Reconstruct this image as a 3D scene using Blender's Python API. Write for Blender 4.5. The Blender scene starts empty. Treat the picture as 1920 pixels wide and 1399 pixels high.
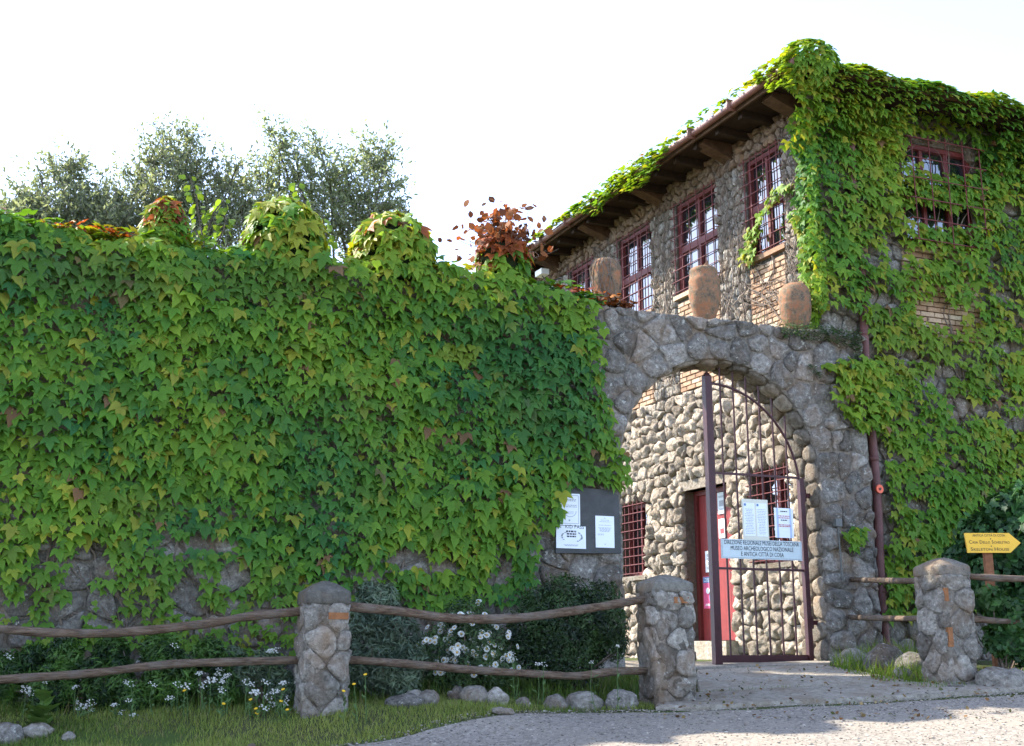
import bpy, bmesh, math, random
import numpy as np
from mathutils import Vector, Matrix, noise

# ------------------------------------------------------------------ camera, sky, sun, exposure
scene = bpy.context.scene
col = scene.collection
FPX, HOR = 2200.0, 1212.0                      # focal length in photo pixels, horizon row
PITCH = math.atan((HOR - 700.0) / FPX)
CAM_H = 1.6
cam_data = bpy.data.cameras.new('camera')
cam = bpy.data.objects.new('camera', cam_data); col.objects.link(cam)
cam.location = (0, 0, CAM_H); cam.rotation_euler = (math.pi / 2 + PITCH, 0, 0)
cam_data.sensor_width = 36.0; cam_data.lens = FPX / 1920.0 * 36.0; cam_data.clip_end = 4000
scene.camera = cam

SUN_EL, SUN_AZ = math.radians(44.5), math.radians(-63.0)     # azimuth from +Y, clockwise
SUN = Vector((math.sin(SUN_AZ) * math.cos(SUN_EL), math.cos(SUN_AZ) * math.cos(SUN_EL), math.sin(SUN_EL)))
world = bpy.data.worlds.new('World'); scene.world = world; world.use_nodes = True
wn = world.node_tree; wn.nodes.clear()
sky = wn.nodes.new('ShaderNodeTexSky'); sky.sky_type = 'NISHITA'; sky.sun_disc = False
sky.sun_elevation = SUN_EL; sky.sun_rotation = SUN_AZ
sky.air_density = 0.5; sky.dust_density = 0.4; sky.ozone_density = 1.0
bg = wn.nodes.new('ShaderNodeBackground'); bg.inputs['Strength'].default_value = 0.15
wo = wn.nodes.new('ShaderNodeOutputWorld')
hsv = wn.nodes.new('ShaderNodeHueSaturation'); hsv.inputs['Saturation'].default_value = 0.8
wn.links.new(sky.outputs[0], hsv.inputs['Color']); wn.links.new(hsv.outputs[0], bg.inputs['Color']); wn.links.new(bg.outputs[0], wo.inputs[0])
sun_data = bpy.data.lights.new('sun', 'SUN'); sun_data.energy = 2.4; sun_data.angle = math.radians(0.6)
sun_data.color = (1.0, 0.93, 0.80)
sun = bpy.data.objects.new('sun', sun_data); col.objects.link(sun)
sun.rotation_euler = SUN.to_track_quat('Z', 'Y').to_euler(); sun.location = (-20, 15, 30)
scene.view_settings.view_transform = 'Standard'; scene.view_settings.look = 'None'
scene.view_settings.gamma = 1.0; scene.view_settings.use_curve_mapping = False
scene.view_settings.exposure = 2.62
scene.render.engine = 'CYCLES'
scene.cycles.max_bounces = 6; scene.cycles.transparent_max_bounces = 4

rng = np.random.default_rng(11)
random.seed(5)

# ------------------------------------------------------------------ helpers
def vnoise(x, y=0.0, z=0.0):
    return noise.noise(Vector((x, y, z)))

WOFF = {}
def empty(name, loc):
    o = bpy.data.objects.new(name, None); col.objects.link(o)
    o.location = loc; o.empty_display_size = 0.1
    WOFF[o] = Vector(loc)
    return o

def tag(o, label=None, cat=None, group=None, kind=None):
    if label: o['label'] = label
    if cat: o['category'] = cat
    if group: o['group'] = group
    if kind: o['kind'] = kind
    return o

def link_mesh(name, me, parent=None):
    o = bpy.data.objects.new(name, me); col.objects.link(o)
    if parent is not None:
        o.parent = parent
        WOFF[o] = WOFF[parent]
    else:
        WOFF[o] = Vector((0, 0, 0))
    return o

class MB:
    def __init__(self): self.v = []; self.f = []
    def add(self, vs, fs):
        b = len(self.v); self.v.extend([tuple(p) for p in vs])
        self.f.extend([tuple(i + b for i in q) for q in fs]); return self
    def hexa(self, p):          # 8 points: bottom 0-3, top 4-7
        return self.add(p, [(0, 3, 2, 1), (4, 5, 6, 7), (0, 1, 5, 4), (1, 2, 6, 5), (2, 3, 7, 6), (3, 0, 4, 7)])
    def fbox(self, F, u0, u1, d0, d1, z0, z1):       # box in a wall frame
        return self.hexa([F(u0, d0, z0), F(u1, d0, z0), F(u1, d1, z0), F(u0, d1, z0),
                          F(u0, d0, z1), F(u1, d0, z1), F(u1, d1, z1), F(u0, d1, z1)])
    def tube(self, pts, rad, n=6, cap=True):
        pts = [Vector(p) for p in pts]
        if not hasattr(rad, '__len__'): rad = [rad] * len(pts)
        b = len(self.v); prev = None
        for i, p in enumerate(pts):
            t = (pts[min(i + 1, len(pts) - 1)] - pts[max(i - 1, 0)])
            if t.length < 1e-9: t = Vector((0, 0, 1))
            t.normalize()
            if prev is None:
                a = Vector((0, 0, 1)) if abs(t.z) < .9 else Vector((1, 0, 0))
                prev = t.cross(a).normalized()
            x = (prev - t * prev.dot(t)); x.normalize(); prev = x
            y = t.cross(x)
            for k in range(n):
                an = 2 * math.pi * k / n + math.pi / n
                self.v.append(tuple(p + (x * math.cos(an) + y * math.sin(an)) * rad[i]))
        for i in range(len(pts) - 1):
            for k in range(n):
                a = b + i * n + k; c = b + i * n + (k + 1) % n
                self.f.append((a, c, c + n, a + n))
        if cap:
            self.f.append(tuple(b + k for k in range(n - 1, -1, -1)))
            e = b + (len(pts) - 1) * n
            self.f.append(tuple(e + k for k in range(n)))
        return self
    def lathe(self, c, prof, n=24, wob=0.0, seed=0):
        b = len(self.v)
        for (r, z) in prof:
            for k in range(n):
                a = 2 * math.pi * k / n
                rr = r * (1 + wob * vnoise(math.cos(a) * 1.5 + seed, math.sin(a) * 1.5, z * 5 + seed))
                self.v.append((c[0] + rr * math.cos(a), c[1] + rr * math.sin(a), c[2] + z))
        for i in range(len(prof) - 1):
            for k in range(n):
                a = b + i * n + k; d = b + i * n + (k + 1) % n
                self.f.append((a, d, d + n, a + n))
        self.f.append(tuple(b + k for k in range(n - 1, -1, -1)))
        e = b + (len(prof) - 1) * n
        self.f.append(tuple(e + k for k in range(n)))
        return self
    def prism(self, poly, ext):         # planar polygon of 3D points, extruded by vector ext
        n = len(poly); poly = [Vector(p) for p in poly]; ext = Vector(ext)
        vs = poly + [p + ext for p in poly]
        fs = [tuple(range(n - 1, -1, -1)), tuple(range(n, 2 * n))]
        fs += [(i, (i + 1) % n, n + (i + 1) % n, n + i) for i in range(n)]
        return self.add(vs, fs)
    def build(self, name, mat, parent=None, smooth=False, fix=True):
        me = bpy.data.meshes.new(name)
        off = WOFF[parent] if parent is not None else Vector((0, 0, 0))
        me.from_pydata([(x - off.x, y - off.y, z - off.z) for x, y, z in self.v], [], self.f)
        if fix:
            bm = bmesh.new(); bm.from_mesh(me)
            bmesh.ops.recalc_face_normals(bm, faces=bm.faces); bm.to_mesh(me); bm.free()
        if smooth:
            me.polygons.foreach_set('use_smooth', [True] * len(me.polygons))
        if mat: me.materials.append(mat)
        return link_mesh(name, me, parent)

# photo pixel -> world
_c, _s = math.cos(PITCH), math.sin(PITCH)
def ray(px, py):
    u = 700.0 - py
    return Vector((px - 960.0, FPX * _c - u * _s, FPX * _s + u * _c))
def at(px, py, Y):
    r = ray(px, py); k = Y / r.y
    return Vector((r.x * k, Y, r.z * k + CAM_H))
RA = math.radians(68.0)
R = Vector((math.sin(RA), math.cos(RA), 0)); NR = Vector((R.y, -R.x, 0))        # front walls run along R
L = Vector((-.4115, .9114, 0)).normalized(); NL = Vector((L.y * -1, L.x, 0)) # facade runs along L
if NL.dot(Vector((-1, -.4, 0))) < 0: NL = -NL
P0 = Vector((2.6, 15.0, 0)); CN = Vector((4.416, 16.0, 0))
UP = Vector((0, 0, 1))
def FW(s, d, z): return P0 + R * s + NR * d + UP * z        # perimeter wall frame
def FB(s, d, z): return P0 + R * s + NR * (d - .25) + UP * z  # building front wall frame
def FF(t, d, z): return CN + L * t + NL * d + UP * z        # facade frame (t grows away from the corner)
def hitp(px, py, P, N):
    r = ray(px, py); k = (P.x * N.x + P.y * N.y) / (r.x * N.x + r.y * N.y)
    return Vector((r.x * k, r.y * k, r.z * k + CAM_H))
def on_wall(px, py, d=0.0):
    P = P0 + NR * d; q = hitp(px, py, P, NR); return (q - P).dot(R), q.z
def on_facade(px, py, d=0.0):
    P = CN + NL * d; q = hitp(px, py, P, NL); return (q - P).dot(L), q.z

def sstep(a, b, x):
    t = min(1.0, max(0.0, (x - a) / (b - a))); return t * t * (3 - 2 * t)
def ground_z(x, y):
    yy = min(max(y, -6.0), 15.0)
    xx = min(max(x, -12.0), 12.0)
    z = .81 + .09 * (yy - 9.5) + .02 * (xx - 1.2)
    z += .15 * sstep(10.1, 11.0, y) * sstep(.9, -.6, x) * (1 - sstep(14, 16, y))
    if y > 15.0: z = z + (1.40 - z) * sstep(15.0, 16.0, y)
    z += .015 * vnoise(x * .8, y * .8, 3.1) + .006 * vnoise(x * 3, y * 3, 1.7)
    return z
def on_ground(px, py):
    r = ray(px, py); lo, hi = 2.0, 40.0          # bisection on distance: first below-ground point along the ray
    f = lambda Y: CAM_H + r.z / r.y * Y - ground_z(r.x / r.y * Y, Y)
    Y = lo
    while Y < hi and f(Y) > 0: Y += .1
    a, b = Y - .1, Y
    for _ in range(24):
        m = (a + b) / 2
        if f(m) > 0: a = m
        else: b = m
    x = r.x / r.y * a
    return Vector((x, a, ground_z(x, a)))

def inpoly(x, y, poly):
    c = False; j = len(poly) - 1
    for i in range(len(poly)):
        xi, yi = poly[i][0], poly[i][1]; xj, yj = poly[j][0], poly[j][1]
        if (yi > y) != (yj > y) and x < (xj - xi) * (y - yi) / (yj - yi) + xi: c = not c
        j = i
    return c

# ------------------------------------------------------------------ materials
def newmat(name):
    m = bpy.data.materials.new(name); m.use_nodes = True
    nt = m.node_tree; nt.nodes.clear()
    out = nt.nodes.new('ShaderNodeOutputMaterial')
    return m, nt, out
def N(nt, kind, **kw):
    n = nt.nodes.new(kind)
    for k, v in kw.items():
        if k.startswith('i_'):
            key = k[2:]; key = int(key) if key.isdigit() else key.replace('_', ' ')
            n.inputs[key].default_value = v
        else: setattr(n, k, v)
    return n
def ramp(nt, fac, stops):
    r = nt.nodes.new('ShaderNodeValToRGB'); e = r.color_ramp.elements
    while len(e) < len(stops): e.new(.5)
    for i, (p, c) in enumerate(stops):
        e[i].position = p; e[i].color = (c[0], c[1], c[2], 1) if hasattr(c, '__len__') else (c, c, c, 1)
    nt.links.new(fac, r.inputs[0]); return r.outputs[0]
def mix(nt, fac, a, b, mode='MIX'):
    n = nt.nodes.new('ShaderNodeMix'); n.data_type = 'RGBA'; n.blend_type = mode
    for sock, v in ((n.inputs[0], fac), (n.inputs[6], a), (n.inputs[7], b)):
        if hasattr(v, 'links') or isinstance(v, bpy.types.NodeSocket): nt.links.new(v, sock)
        elif hasattr(v, '__len__'): sock.default_value = (v[0], v[1], v[2], 1)
        else: sock.default_value = v
    return n.outputs[2]
def noise_tex(nt, vec, scale, detail=6, rough=.6):
    n = N(nt, 'ShaderNodeTexNoise'); n.inputs['Scale'].default_value = scale
    n.inputs['Detail'].default_value = detail; n.inputs['Roughness'].default_value = rough
    nt.links.new(vec, n.inputs['Vector']); return n.outputs[0]
def voro(nt, vec, scale, feature='F1'):
    n = N(nt, 'ShaderNodeTexVoronoi', feature=feature); n.inputs['Scale'].default_value = scale
    nt.links.new(vec, n.inputs['Vector']); return n.outputs[0]
def pos(nt): return nt.nodes.new('ShaderNodeNewGeometry').outputs['Position']
def bump(nt, h, strength, dist, prev=None):
    b = N(nt, 'ShaderNodeBump'); b.inputs['Strength'].default_value = strength; b.inputs['Distance'].default_value = dist
    nt.links.new(h, b.inputs['Height'])
    if prev is not None: nt.links.new(prev, b.inputs['Normal'])
    return b.outputs[0]
def principled(nt, out, colr, rough=.8, spec=.3, metal=0.0, normal=None):
    b = nt.nodes.new('ShaderNodeBsdfPrincipled')
    if isinstance(colr, bpy.types.NodeSocket): nt.links.new(colr, b.inputs['Base Color'])
    else: b.inputs['Base Color'].default_value = (*colr, 1)
    if isinstance(rough, bpy.types.NodeSocket): nt.links.new(rough, b.inputs['Roughness'])
    else: b.inputs['Roughness'].default_value = rough
    b.inputs['Specular IOR Level'].default_value = spec; b.inputs['Metallic'].default_value = metal
    if normal is not None: nt.links.new(normal, b.inputs['Normal'])
    if out is not None: nt.links.new(b.outputs[0], out.inputs[0])
    return b

def stone_mat(name, dark, mid, light, lichen=(.55, .54, .48), lich=.62, bumpd=.03, brown=(.20, .13, .08), pit=26.0):
    m, nt, out = newmat(name); p = pos(nt)
    oi = nt.nodes.new('ShaderNodeObjectInfo')
    n1 = noise_tex(nt, p, 2.6, 5); n2 = noise_tex(nt, p, 17, 8, .7); n3 = noise_tex(nt, p, 70, 4)
    base = ramp(nt, n2, [(.3, dark), (.5, mid), (.72, light)])
    base = mix(nt, ramp(nt, n1, [(.45, 0), (.7, .75)]), base, brown)
    rv = ramp(nt, oi.outputs['Random'], [(0, .62), (.5, 1.0), (1, 1.45)])
    base = mix(nt, 1.0, base, rv, 'MULTIPLY')
    ln = noise_tex(nt, p, 13, 9, .8)
    lf = ramp(nt, ln, [(lich - .03, 0), (lich + .03, 1)])
    base = mix(nt, lf, base, lichen)
    sp = ramp(nt, n3, [(.66, 0), (.72, .8)])
    base = mix(nt, sp, base, (light[0] * 1.25, light[1] * 1.25, light[2] * 1.25))
    pits = voro(nt, p, pit)
    base = mix(nt, ramp(nt, pits, [(.03, .4), (.24, 0)]), base, (dark[0] * .45, dark[1] * .45, dark[2] * .45))
    b1 = bump(nt, n2, .9, bumpd)
    b2 = bump(nt, ramp(nt, pits, [(.0, 0), (.35, 1)]), .4, bumpd * .6, b1)
    b3 = bump(nt, n3, .5, bumpd * .25, b2)
    principled(nt, out, base, .92, .15, 0, b3)
    return m

M = {}
M['rubble'] = stone_mat('rubble_stone', (.09, .08, .07), (.215, .195, .17), (.40, .37, .33), bumpd=.06, lich=.60, pit=18)
M['cream'] = stone_mat('cream_stone', (.18, .145, .11), (.45, .385, .31), (.64, .57, .48), lich=.70, lichen=(.62, .60, .54), brown=(.38, .30, .22), bumpd=.11, pit=15)
M['mortar'] = stone_mat('mortar', (.085, .074, .06), (.165, .147, .122), (.26, .235, .20), lich=.70, bumpd=.07)
M['brownrub'] = stone_mat('brown_rubble', (.09, .06, .04), (.19, .135, .095), (.30, .22, .16), lich=.78, brown=(.26, .15, .08))
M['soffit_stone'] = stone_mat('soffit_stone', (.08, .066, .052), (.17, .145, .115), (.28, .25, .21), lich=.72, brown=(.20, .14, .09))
M['pillar'] = stone_mat('pillar_stone', (.10, .088, .072), (.225, .203, .172), (.40, .375, .33), lich=.625, bumpd=.05, pit=18)
M['cement'] = stone_mat('cement', (.08, .075, .065), (.14, .13, .11), (.2, .19, .165), lich=.66, bumpd=.015)
M['slab'] = stone_mat('concrete_slab', (.17, .145, .115), (.31, .275, .225), (.45, .41, .35), lich=.74, bumpd=.03, brown=(.22, .165, .11))

def brick_mat():
    m, nt, out = newmat('brick'); p = pos(nt); oi = nt.nodes.new('ShaderNodeObjectInfo')
    n2 = noise_tex(nt, p, 24, 8, .7)
    c = ramp(nt, oi.outputs['Random'], [(0, (.30, .17, .10)), (.35, (.42, .27, .17)), (.7, (.50, .36, .24)), (1, (.56, .44, .32))])
    c = mix(nt, ramp(nt, n2, [(.4, 0), (.75, .8)]), c, (.18, .13, .10))
    principled(nt, out, c, .9, .15, 0, bump(nt, n2, .7, .012)); return m
M['brick'] = brick_mat()

def plain(name, c, rough=.6, spec=.3, var=.25, sc=9, bd=.004, metal=0.0, dirt=None):
    m, nt, out = newmat(name); p = pos(nt)
    n1 = noise_tex(nt, p, sc, 7, .65); n2 = noise_tex(nt, p, sc * 6, 4)
    lo = tuple(x * (1 - var) for x in c); hi = tuple(min(1, x * (1 + var)) for x in c)
    cc = ramp(nt, n1, [(.3, lo), (.7, hi)])
    if dirt: cc = mix(nt, ramp(nt, n2, [(.6, 0), (.75, .7)]), cc, dirt)
    principled(nt, out, cc, rough, spec, metal, bump(nt, n2, .4, bd)); return m
M['red'] = plain('red_paint', (.125, .022, .02), .55, .35, .3, 7, .003, dirt=(.10, .03, .02))
M['doorred'] = plain('door_red_paint', (.23, .027, .024), .55, .35, .2, 5, .003)
M['iron'] = plain('gate_iron_paint', (.045, .009, .011), .5, .35, .3, 20, .003, dirt=(.12, .05, .03))
M['gutter'] = plain('gutter_paint', (.17, .075, .06), .5, .4, .25, 6, .003)
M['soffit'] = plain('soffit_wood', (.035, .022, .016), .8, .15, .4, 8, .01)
M['beam'] = plain('beam_wood', (.085, .048, .028), .85, .15, .4, 9, .02)
M['pipe'] = plain('pipe_paint', (.13, .055, .05), .6, .3, .3, 8, .004, dirt=(.2, .17, .15))
M['paper'] = plain('paper', (.74, .77, .80), .6, .3, .04, 6, .001)
M['papercream'] = plain('paper_cream', (.62, .60, .50), .6, .3, .06, 6, .001)
M['slate'] = plain('slate_board', (.06, .062, .062), .7, .25, .25, 7, .004)
M['signgrey'] = plain('sign_enamel', (.50, .57, .58), .4, .4, .06, 9, .001)
M['ink'] = plain('ink', (.02, .022, .03), .6, .3, 0, 9, .001)
M['inkgrey'] = plain('ink_grey', (.28, .30, .33), .6, .3, 0, 9, .001)
M['inkred'] = plain('ink_red', (.45, .06, .07), .6, .3, 0, 9, .001)
M['inkblue'] = plain('ink_blue', (.10, .20, .38), .6, .3, 0, 9, .001)
M['pink'] = plain('pink_print', (.62, .09, .20), .6, .3, .2, 20, .001)
M['yellow'] = plain('yellow_sign', (.72, .42, .04), .5, .3, .07, 10, .001)
M['post'] = plain('sign_post_wood', (.20, .085, .04), .75, .2, .3, 14, .006)
M['orange'] = plain('orange_plastic', (.75, .10, .03), .4, .4, .1, 14, .002)
M['greybox'] = plain('grey_plastic', (.11, .11, .10), .5, .4, .15, 14, .002)
M['white'] = plain('white_plastic', (.75, .75, .70), .5, .4, .05, 14, .002)
M['terra'] = None
def terra():
    m, nt, out = newmat('terracotta'); p = pos(nt)
    n1 = noise_tex(nt, p, 9, 10, .8); n2 = noise_tex(nt, p, 45, 5)
    c = ramp(nt, n1, [(.30, (.27, .095, .045)), (.44, (.27, .125, .065)), (.52, (.17, .115, .07)), (.62, (.07, .058, .045))])
    c = mix(nt, ramp(nt, n2, [(.62, 0), (.7, .6)]), c, (.42, .36, .28))
    principled(nt, out, c, .85, .2, 0, bump(nt, n1, .5, .02)); return m
M['terra'] = terra()
def wood_mat():
    m, nt, out = newmat('weathered_log'); p = pos(nt)
    mp = N(nt, 'ShaderNodeMapping'); mp.inputs['Scale'].default_value = (2.0, 14, 22); nt.links.new(p, mp.inputs[0])
    n1 = noise_tex(nt, mp.outputs[0], 2.2, 8, .7); n2 = noise_tex(nt, p, 5, 5)
    c = ramp(nt, n1, [(.32, (.035, .022, .014)), (.5, (.12, .08, .055)), (.7, (.22, .165, .12))])
    c = mix(nt, ramp(nt, n2, [(.45, 0), (.7, .6)]), c, (.15, .13, .11))
    principled(nt, out, c, .85, .15, 0, bump(nt, n1, .9, .02)); return m
M['log'] = wood_mat()
def glass_mat():
    m, nt, out = newmat('window_glass'); p = pos(nt)
    n1 = noise_tex(nt, p, 1.3, 3)
    b = principled(nt, out, (.012, .015, .018), .03, .8, 0, bump(nt, n1, .03, .02))
    b.inputs['IOR'].default_value = 2.1
    return m
M['glass'] = glass_mat()

def leaf_mat(name, trans=.35, rough=.45, spec=.35, tint=(1.5, 1.35, .55), bumps=0.0):
    m, nt, out = newmat(name)
    a = N(nt, 'ShaderNodeAttribute', attribute_name='Col')
    c = a.outputs['Color']
    b = principled(nt, None, c, rough, spec)
    t = nt.nodes.new('ShaderNodeBsdfTranslucent')
    nt.links.new(mix(nt, 1.0, c, tint, 'MULTIPLY'), t.inputs['Color'])
    x = nt.nodes.new('ShaderNodeMixShader'); x.inputs[0].default_value = trans
    nt.links.new(b.outputs[0], x.inputs[1]); nt.links.new(t.outputs[0], x.inputs[2])
    nt.links.new(x.outputs[0], out.inputs[0]); return m
M['ivy'] = leaf_mat('ivy_leaf', .32, .55, .13, (2.3, 2.0, .5))
M['olive'] = leaf_mat('olive_leaf', .5, .5, .4, (1.2, 1.2, .7))
M['shrub'] = leaf_mat('shrub_leaf', .25, .5, .3, (1.3, 1.3, .6))
M['grass'] = leaf_mat('grass_blade', .35, .6, .2, (1.4, 1.3, .6))
M['petal'] = leaf_mat('petal', .3, .6, .2, (1, 1, 1))
M['dry'] = leaf_mat('dry_leaf', .25, .7, .15, (1.3, .9, .5))
M['stem'] = plain('vine_stem', (.16, .125, .10), .9, .1, .4, 20, .004)
M['bark'] = plain('bark', (.10, .085, .07), .95, .1, .4, 12, .03)
M['twig'] = plain('olive_twig', (.17, .165, .13), .9, .1, .3, 12, .01)
M['greenstem'] = plain('green_stem', (.07, .12, .04), .8, .2, .3, 20, .002)
M['core'] = plain('dark_mound_core', (.02, .028, .012), .95, .05, .4, 12, .02)  # dark colour standing in for the shade deep inside the overgrown urns' foliage

def ground_mat():
    m, nt, out = newmat('soil_and_turf'); p = pos(nt)
    n1 = noise_tex(nt, p, 1.6, 6); n2 = noise_tex(nt, p, 30, 6, .7)
    c = ramp(nt, n2, [(.3, (.045, .04, .022)), (.55, (.09, .085, .04)), (.75, (.16, .15, .08))])
    c = mix(nt, ramp(nt, n1, [(.4, 0), (.62, .8)]), c, (.06, .10, .022))
    principled(nt, out, c, .95, .1, 0, bump(nt, n2, .8, .03)); return m
M['ground'] = ground_mat()
def gravel_mat():
    m, nt, out = newmat('gravel'); p = pos(nt)
    n1 = noise_tex(nt, p, .9, 6); v1 = N(nt, 'ShaderNodeTexVoronoi'); v1.inputs['Scale'].default_value = 34; nt.links.new(p, v1.inputs['Vector'])
    v2 = voro(nt, p, 75); n2 = noise_tex(nt, p, 60, 5, .7)
    c = ramp(nt, v1.outputs['Color'], [(.1, (.12, .104, .087)), (.5, (.245, .216, .182)), (.9, (.38, .34, .29))])
    c = mix(nt, .5, c, ramp(nt, n2, [(.36, (.10, .088, .075)), (.64, (.34, .305, .265))]))
    c = mix(nt, ramp(nt, n1, [(.42, 0), (.68, .6)]), c, (.27, .235, .19))
    h = bump(nt, v1.outputs['Distance'], -.9, .02); h = bump(nt, v2, -.6, .01, h)
    principled(nt, out, c, .92, .15, 0, h); return m
M['gravel'] = gravel_mat()

# ------------------------------------------------------------------ leaf clouds
def attr_col(me, cols_per_vert):
    a = me.color_attributes.new('Col', 'FLOAT_COLOR', 'POINT')
    a.data.foreach_set('color', np.concatenate([cols_per_vert, np.ones((len(cols_per_vert), 1))], 1).astype(np.float32).ravel())

def poly_template(outline, centre=(0, 0), curl=.25, fold=.10):
    pts = [centre] + list(outline)
    v = []
    for i, (x, y) in enumerate(pts):
        z = -curl * (x * x + y * y) - (fold * abs(x) * 0 if i == 0 else 0) + fold * abs(x)
        v.append((x, y, z))
    n = len(outline)
    f = [(0, 1 + i, 1 + (i + 1) % n) for i in range(n)]
    return np.array(v, float), np.array(f, int)
half = [(.09, .34), (.27, .42), (.44, .27), (.54, .06), (.68, -.24), (.42, -.12), (.27, -.10), (.26, -.30), (.15, -.48)]
IVY_OUT = [(0, .20)] + half + [(0, -.78)] + [(-x, y) for x, y in reversed(half)]
T_IVY = poly_template(IVY_OUT, (0, 0), .35, .12)
T_HEART = poly_template([(0, .24), (.12, .38), (.30, .36), (.46, .14), (.42, -.06), (.50, -.22), (.30, -.24), (.14, -.46), (.05, -.74), (-.12, -.44), (-.30, -.30), (-.40, -.05), (-.50, .05), (-.38, .30), (-.16, .40)], (0, 0), .3, .14)
T_LEAF = (np.array([(0, -.5, 0), (.16, -.12, .02), (.13, .22, .0), (0, .5, -.06), (-.13, .22, 0), (-.16, -.12, .02)]),
          np.array([(0, 1, 5), (1, 2, 5), (2, 4, 5), (2, 3, 4)]))
T_ROUND = (np.array([(0, -.5, 0), (.32, -.2, .04), (.34, .16, .03), (0, .5, -.05), (-.34, .16, .03), (-.32, -.2, .04)]),
           np.array([(0, 1, 5), (1, 2, 5), (2, 4, 5), (2, 3, 4)]))
T_SLIM = (np.array([(0, -.5, 0), (.10, 0, .02), (0, .5, -.04), (-.10, 0, .02)]), np.array([(0, 1, 3), (1, 2, 3)]))
T_OAK = poly_template([(.06, .45), (.22, .34), (.16, .2), (.34, .1), (.2, -.05), (.26, -.2), (.1, -.28), (0, -.5),
                       (-.1, -.28), (-.26, -.2), (-.2, -.05), (-.34, .1), (-.16, .2), (-.22, .34), (-.06, .45)], (0, 0), .2, .1)
T_BLADE = (np.array([(-.5, 0, 0), (.5, 0, 0), (.36, .55, .10), (-.30, .55, .10), (0.05, 1, .34)]), np.array([(0, 1, 2), (0, 2, 3), (3, 2, 4)]))

def unit(a):
    return a / np.maximum(np.linalg.norm(a, axis=1, keepdims=True), 1e-9)

def leaf_mesh(name, T, P, X, Y, Z, S, C, mat, parent=None, kind='stuff', tipshade=0.35):
    tv, tf = T; n = len(P); k = len(tv)
    S = np.asarray(S, float)
    if S.ndim == 1: S = np.stack([S, S, S], 1)
    V = P[:, None, :] + (tv[None, :, 0:1] * S[:, None, 0:1]) * X[:, None, :] + (tv[None, :, 1:2] * S[:, None, 1:2]) * Y[:, None, :] + (tv[None, :, 2:3] * S[:, None, 2:3]) * Z[:, None, :]
    V = V.reshape(-1, 3)
    off = WOFF[parent] if parent is not None else Vector((0, 0, 0))
    V = V - np.array(off)[None, :]
    F = (tf[None, :, :] + (np.arange(n) * k)[:, None, None]).reshape(-1, 3)
    me = bpy.data.meshes.new(name)
    me.vertices.add(len(V)); me.vertices.foreach_set('co', V.astype(np.float32).ravel())
    me.loops.add(F.size); me.loops.foreach_set('vertex_index', F.astype(np.int32).ravel())
    me.polygons.add(len(F)); me.polygons.foreach_set('loop_start', np.arange(0, F.size, 3, dtype=np.int32))
    me.polygons.foreach_set('use_smooth', np.ones(len(F), dtype=bool))
    me.update(calc_edges=True)
    tone = 1 + tipshade * (np.linalg.norm(tv[:, :2], axis=1) - .35)
    attr_col(me, np.clip(np.repeat(C, k, axis=0) * np.tile(tone, n)[:, None], 0, 1))
    me.materials.append(mat)
    o = link_mesh(name, me, parent)
    if kind: o['kind'] = kind
    return o

PAL = {}
def single_leaves(name, T, P, X, Y, Z, S, C, mat, parent, key):
    """leaf pieces as objects of their own that share one mesh for each quantised colour"""
    off = np.array(WOFF[parent])
    for i in range(len(P)):
        q = tuple(int(round(c * 40)) for c in C[i])
        k = (key, q)
        if k not in PAL:
            me = bpy.data.meshes.new(name)
            me.from_pydata([tuple(v) for v in T[0]], [], [tuple(int(a) for a in f) for f in T[1]])
            me.polygons.foreach_set('use_smooth', [True] * len(me.polygons))
            attr_col(me, np.repeat(np.array([C[i]]), len(T[0]), 0) * (1 + .35 * (np.linalg.norm(T[0][:, :2], axis=1) - .35))[:, None]); me.materials.append(mat); PAL[k] = me
        o = bpy.data.objects.new(name, PAL[k]); col.objects.link(o); o.parent = parent
        s = float(S[i]); p = P[i] - off
        o.matrix_local = Matrix(((X[i][0] * s, Y[i][0] * s, Z[i][0] * s, p[0]), (X[i][1] * s, Y[i][1] * s, Z[i][1] * s, p[1]),
                                 (X[i][2] * s, Y[i][2] * s, Z[i][2] * s, p[2]), (0, 0, 0, 1)))

def hang_axes(nrm, up, n, tilt=(.35, .85), yaw=.5, roll=.35):
    """axes for leaves that hang tip down off a surface of normal nrm (n,3)"""
    al = rng.uniform(tilt[0], tilt[1], n)[:, None]
    nrm = unit(nrm); upv = np.tile(np.array(up), (n, 1)); upv = unit(upv - nrm * (upv * nrm).sum(1, keepdims=True))
    side = np.cross(upv, nrm)
    ya = rng.normal(0, yaw, n)[:, None]
    upr = unit(upv * np.cos(ya) + side * np.sin(ya)); sidr = np.cross(upr, nrm)
    Y = unit(upr * np.cos(al) - nrm * np.sin(al)); Z = unit(nrm * np.cos(al) + upr * np.sin(al))
    ro = rng.normal(0, roll, n)[:, None]
    X = np.cross(Y, Z); X2 = X * np.cos(ro) + Z * np.sin(ro); Z2 = np.cross(X2, Y)
    return unit(X2), Y, unit(Z2)

def rand_axes(n, bias=None, w=0.0):
    Z = unit(rng.normal(0, 1, (n, 3)) + (0 if bias is None else np.asarray(bias) * w))
    a = unit(rng.normal(0, 1, (n, 3))); X = unit(np.cross(a, Z)); Y = np.cross(Z, X)
    return X, Y, Z

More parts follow.
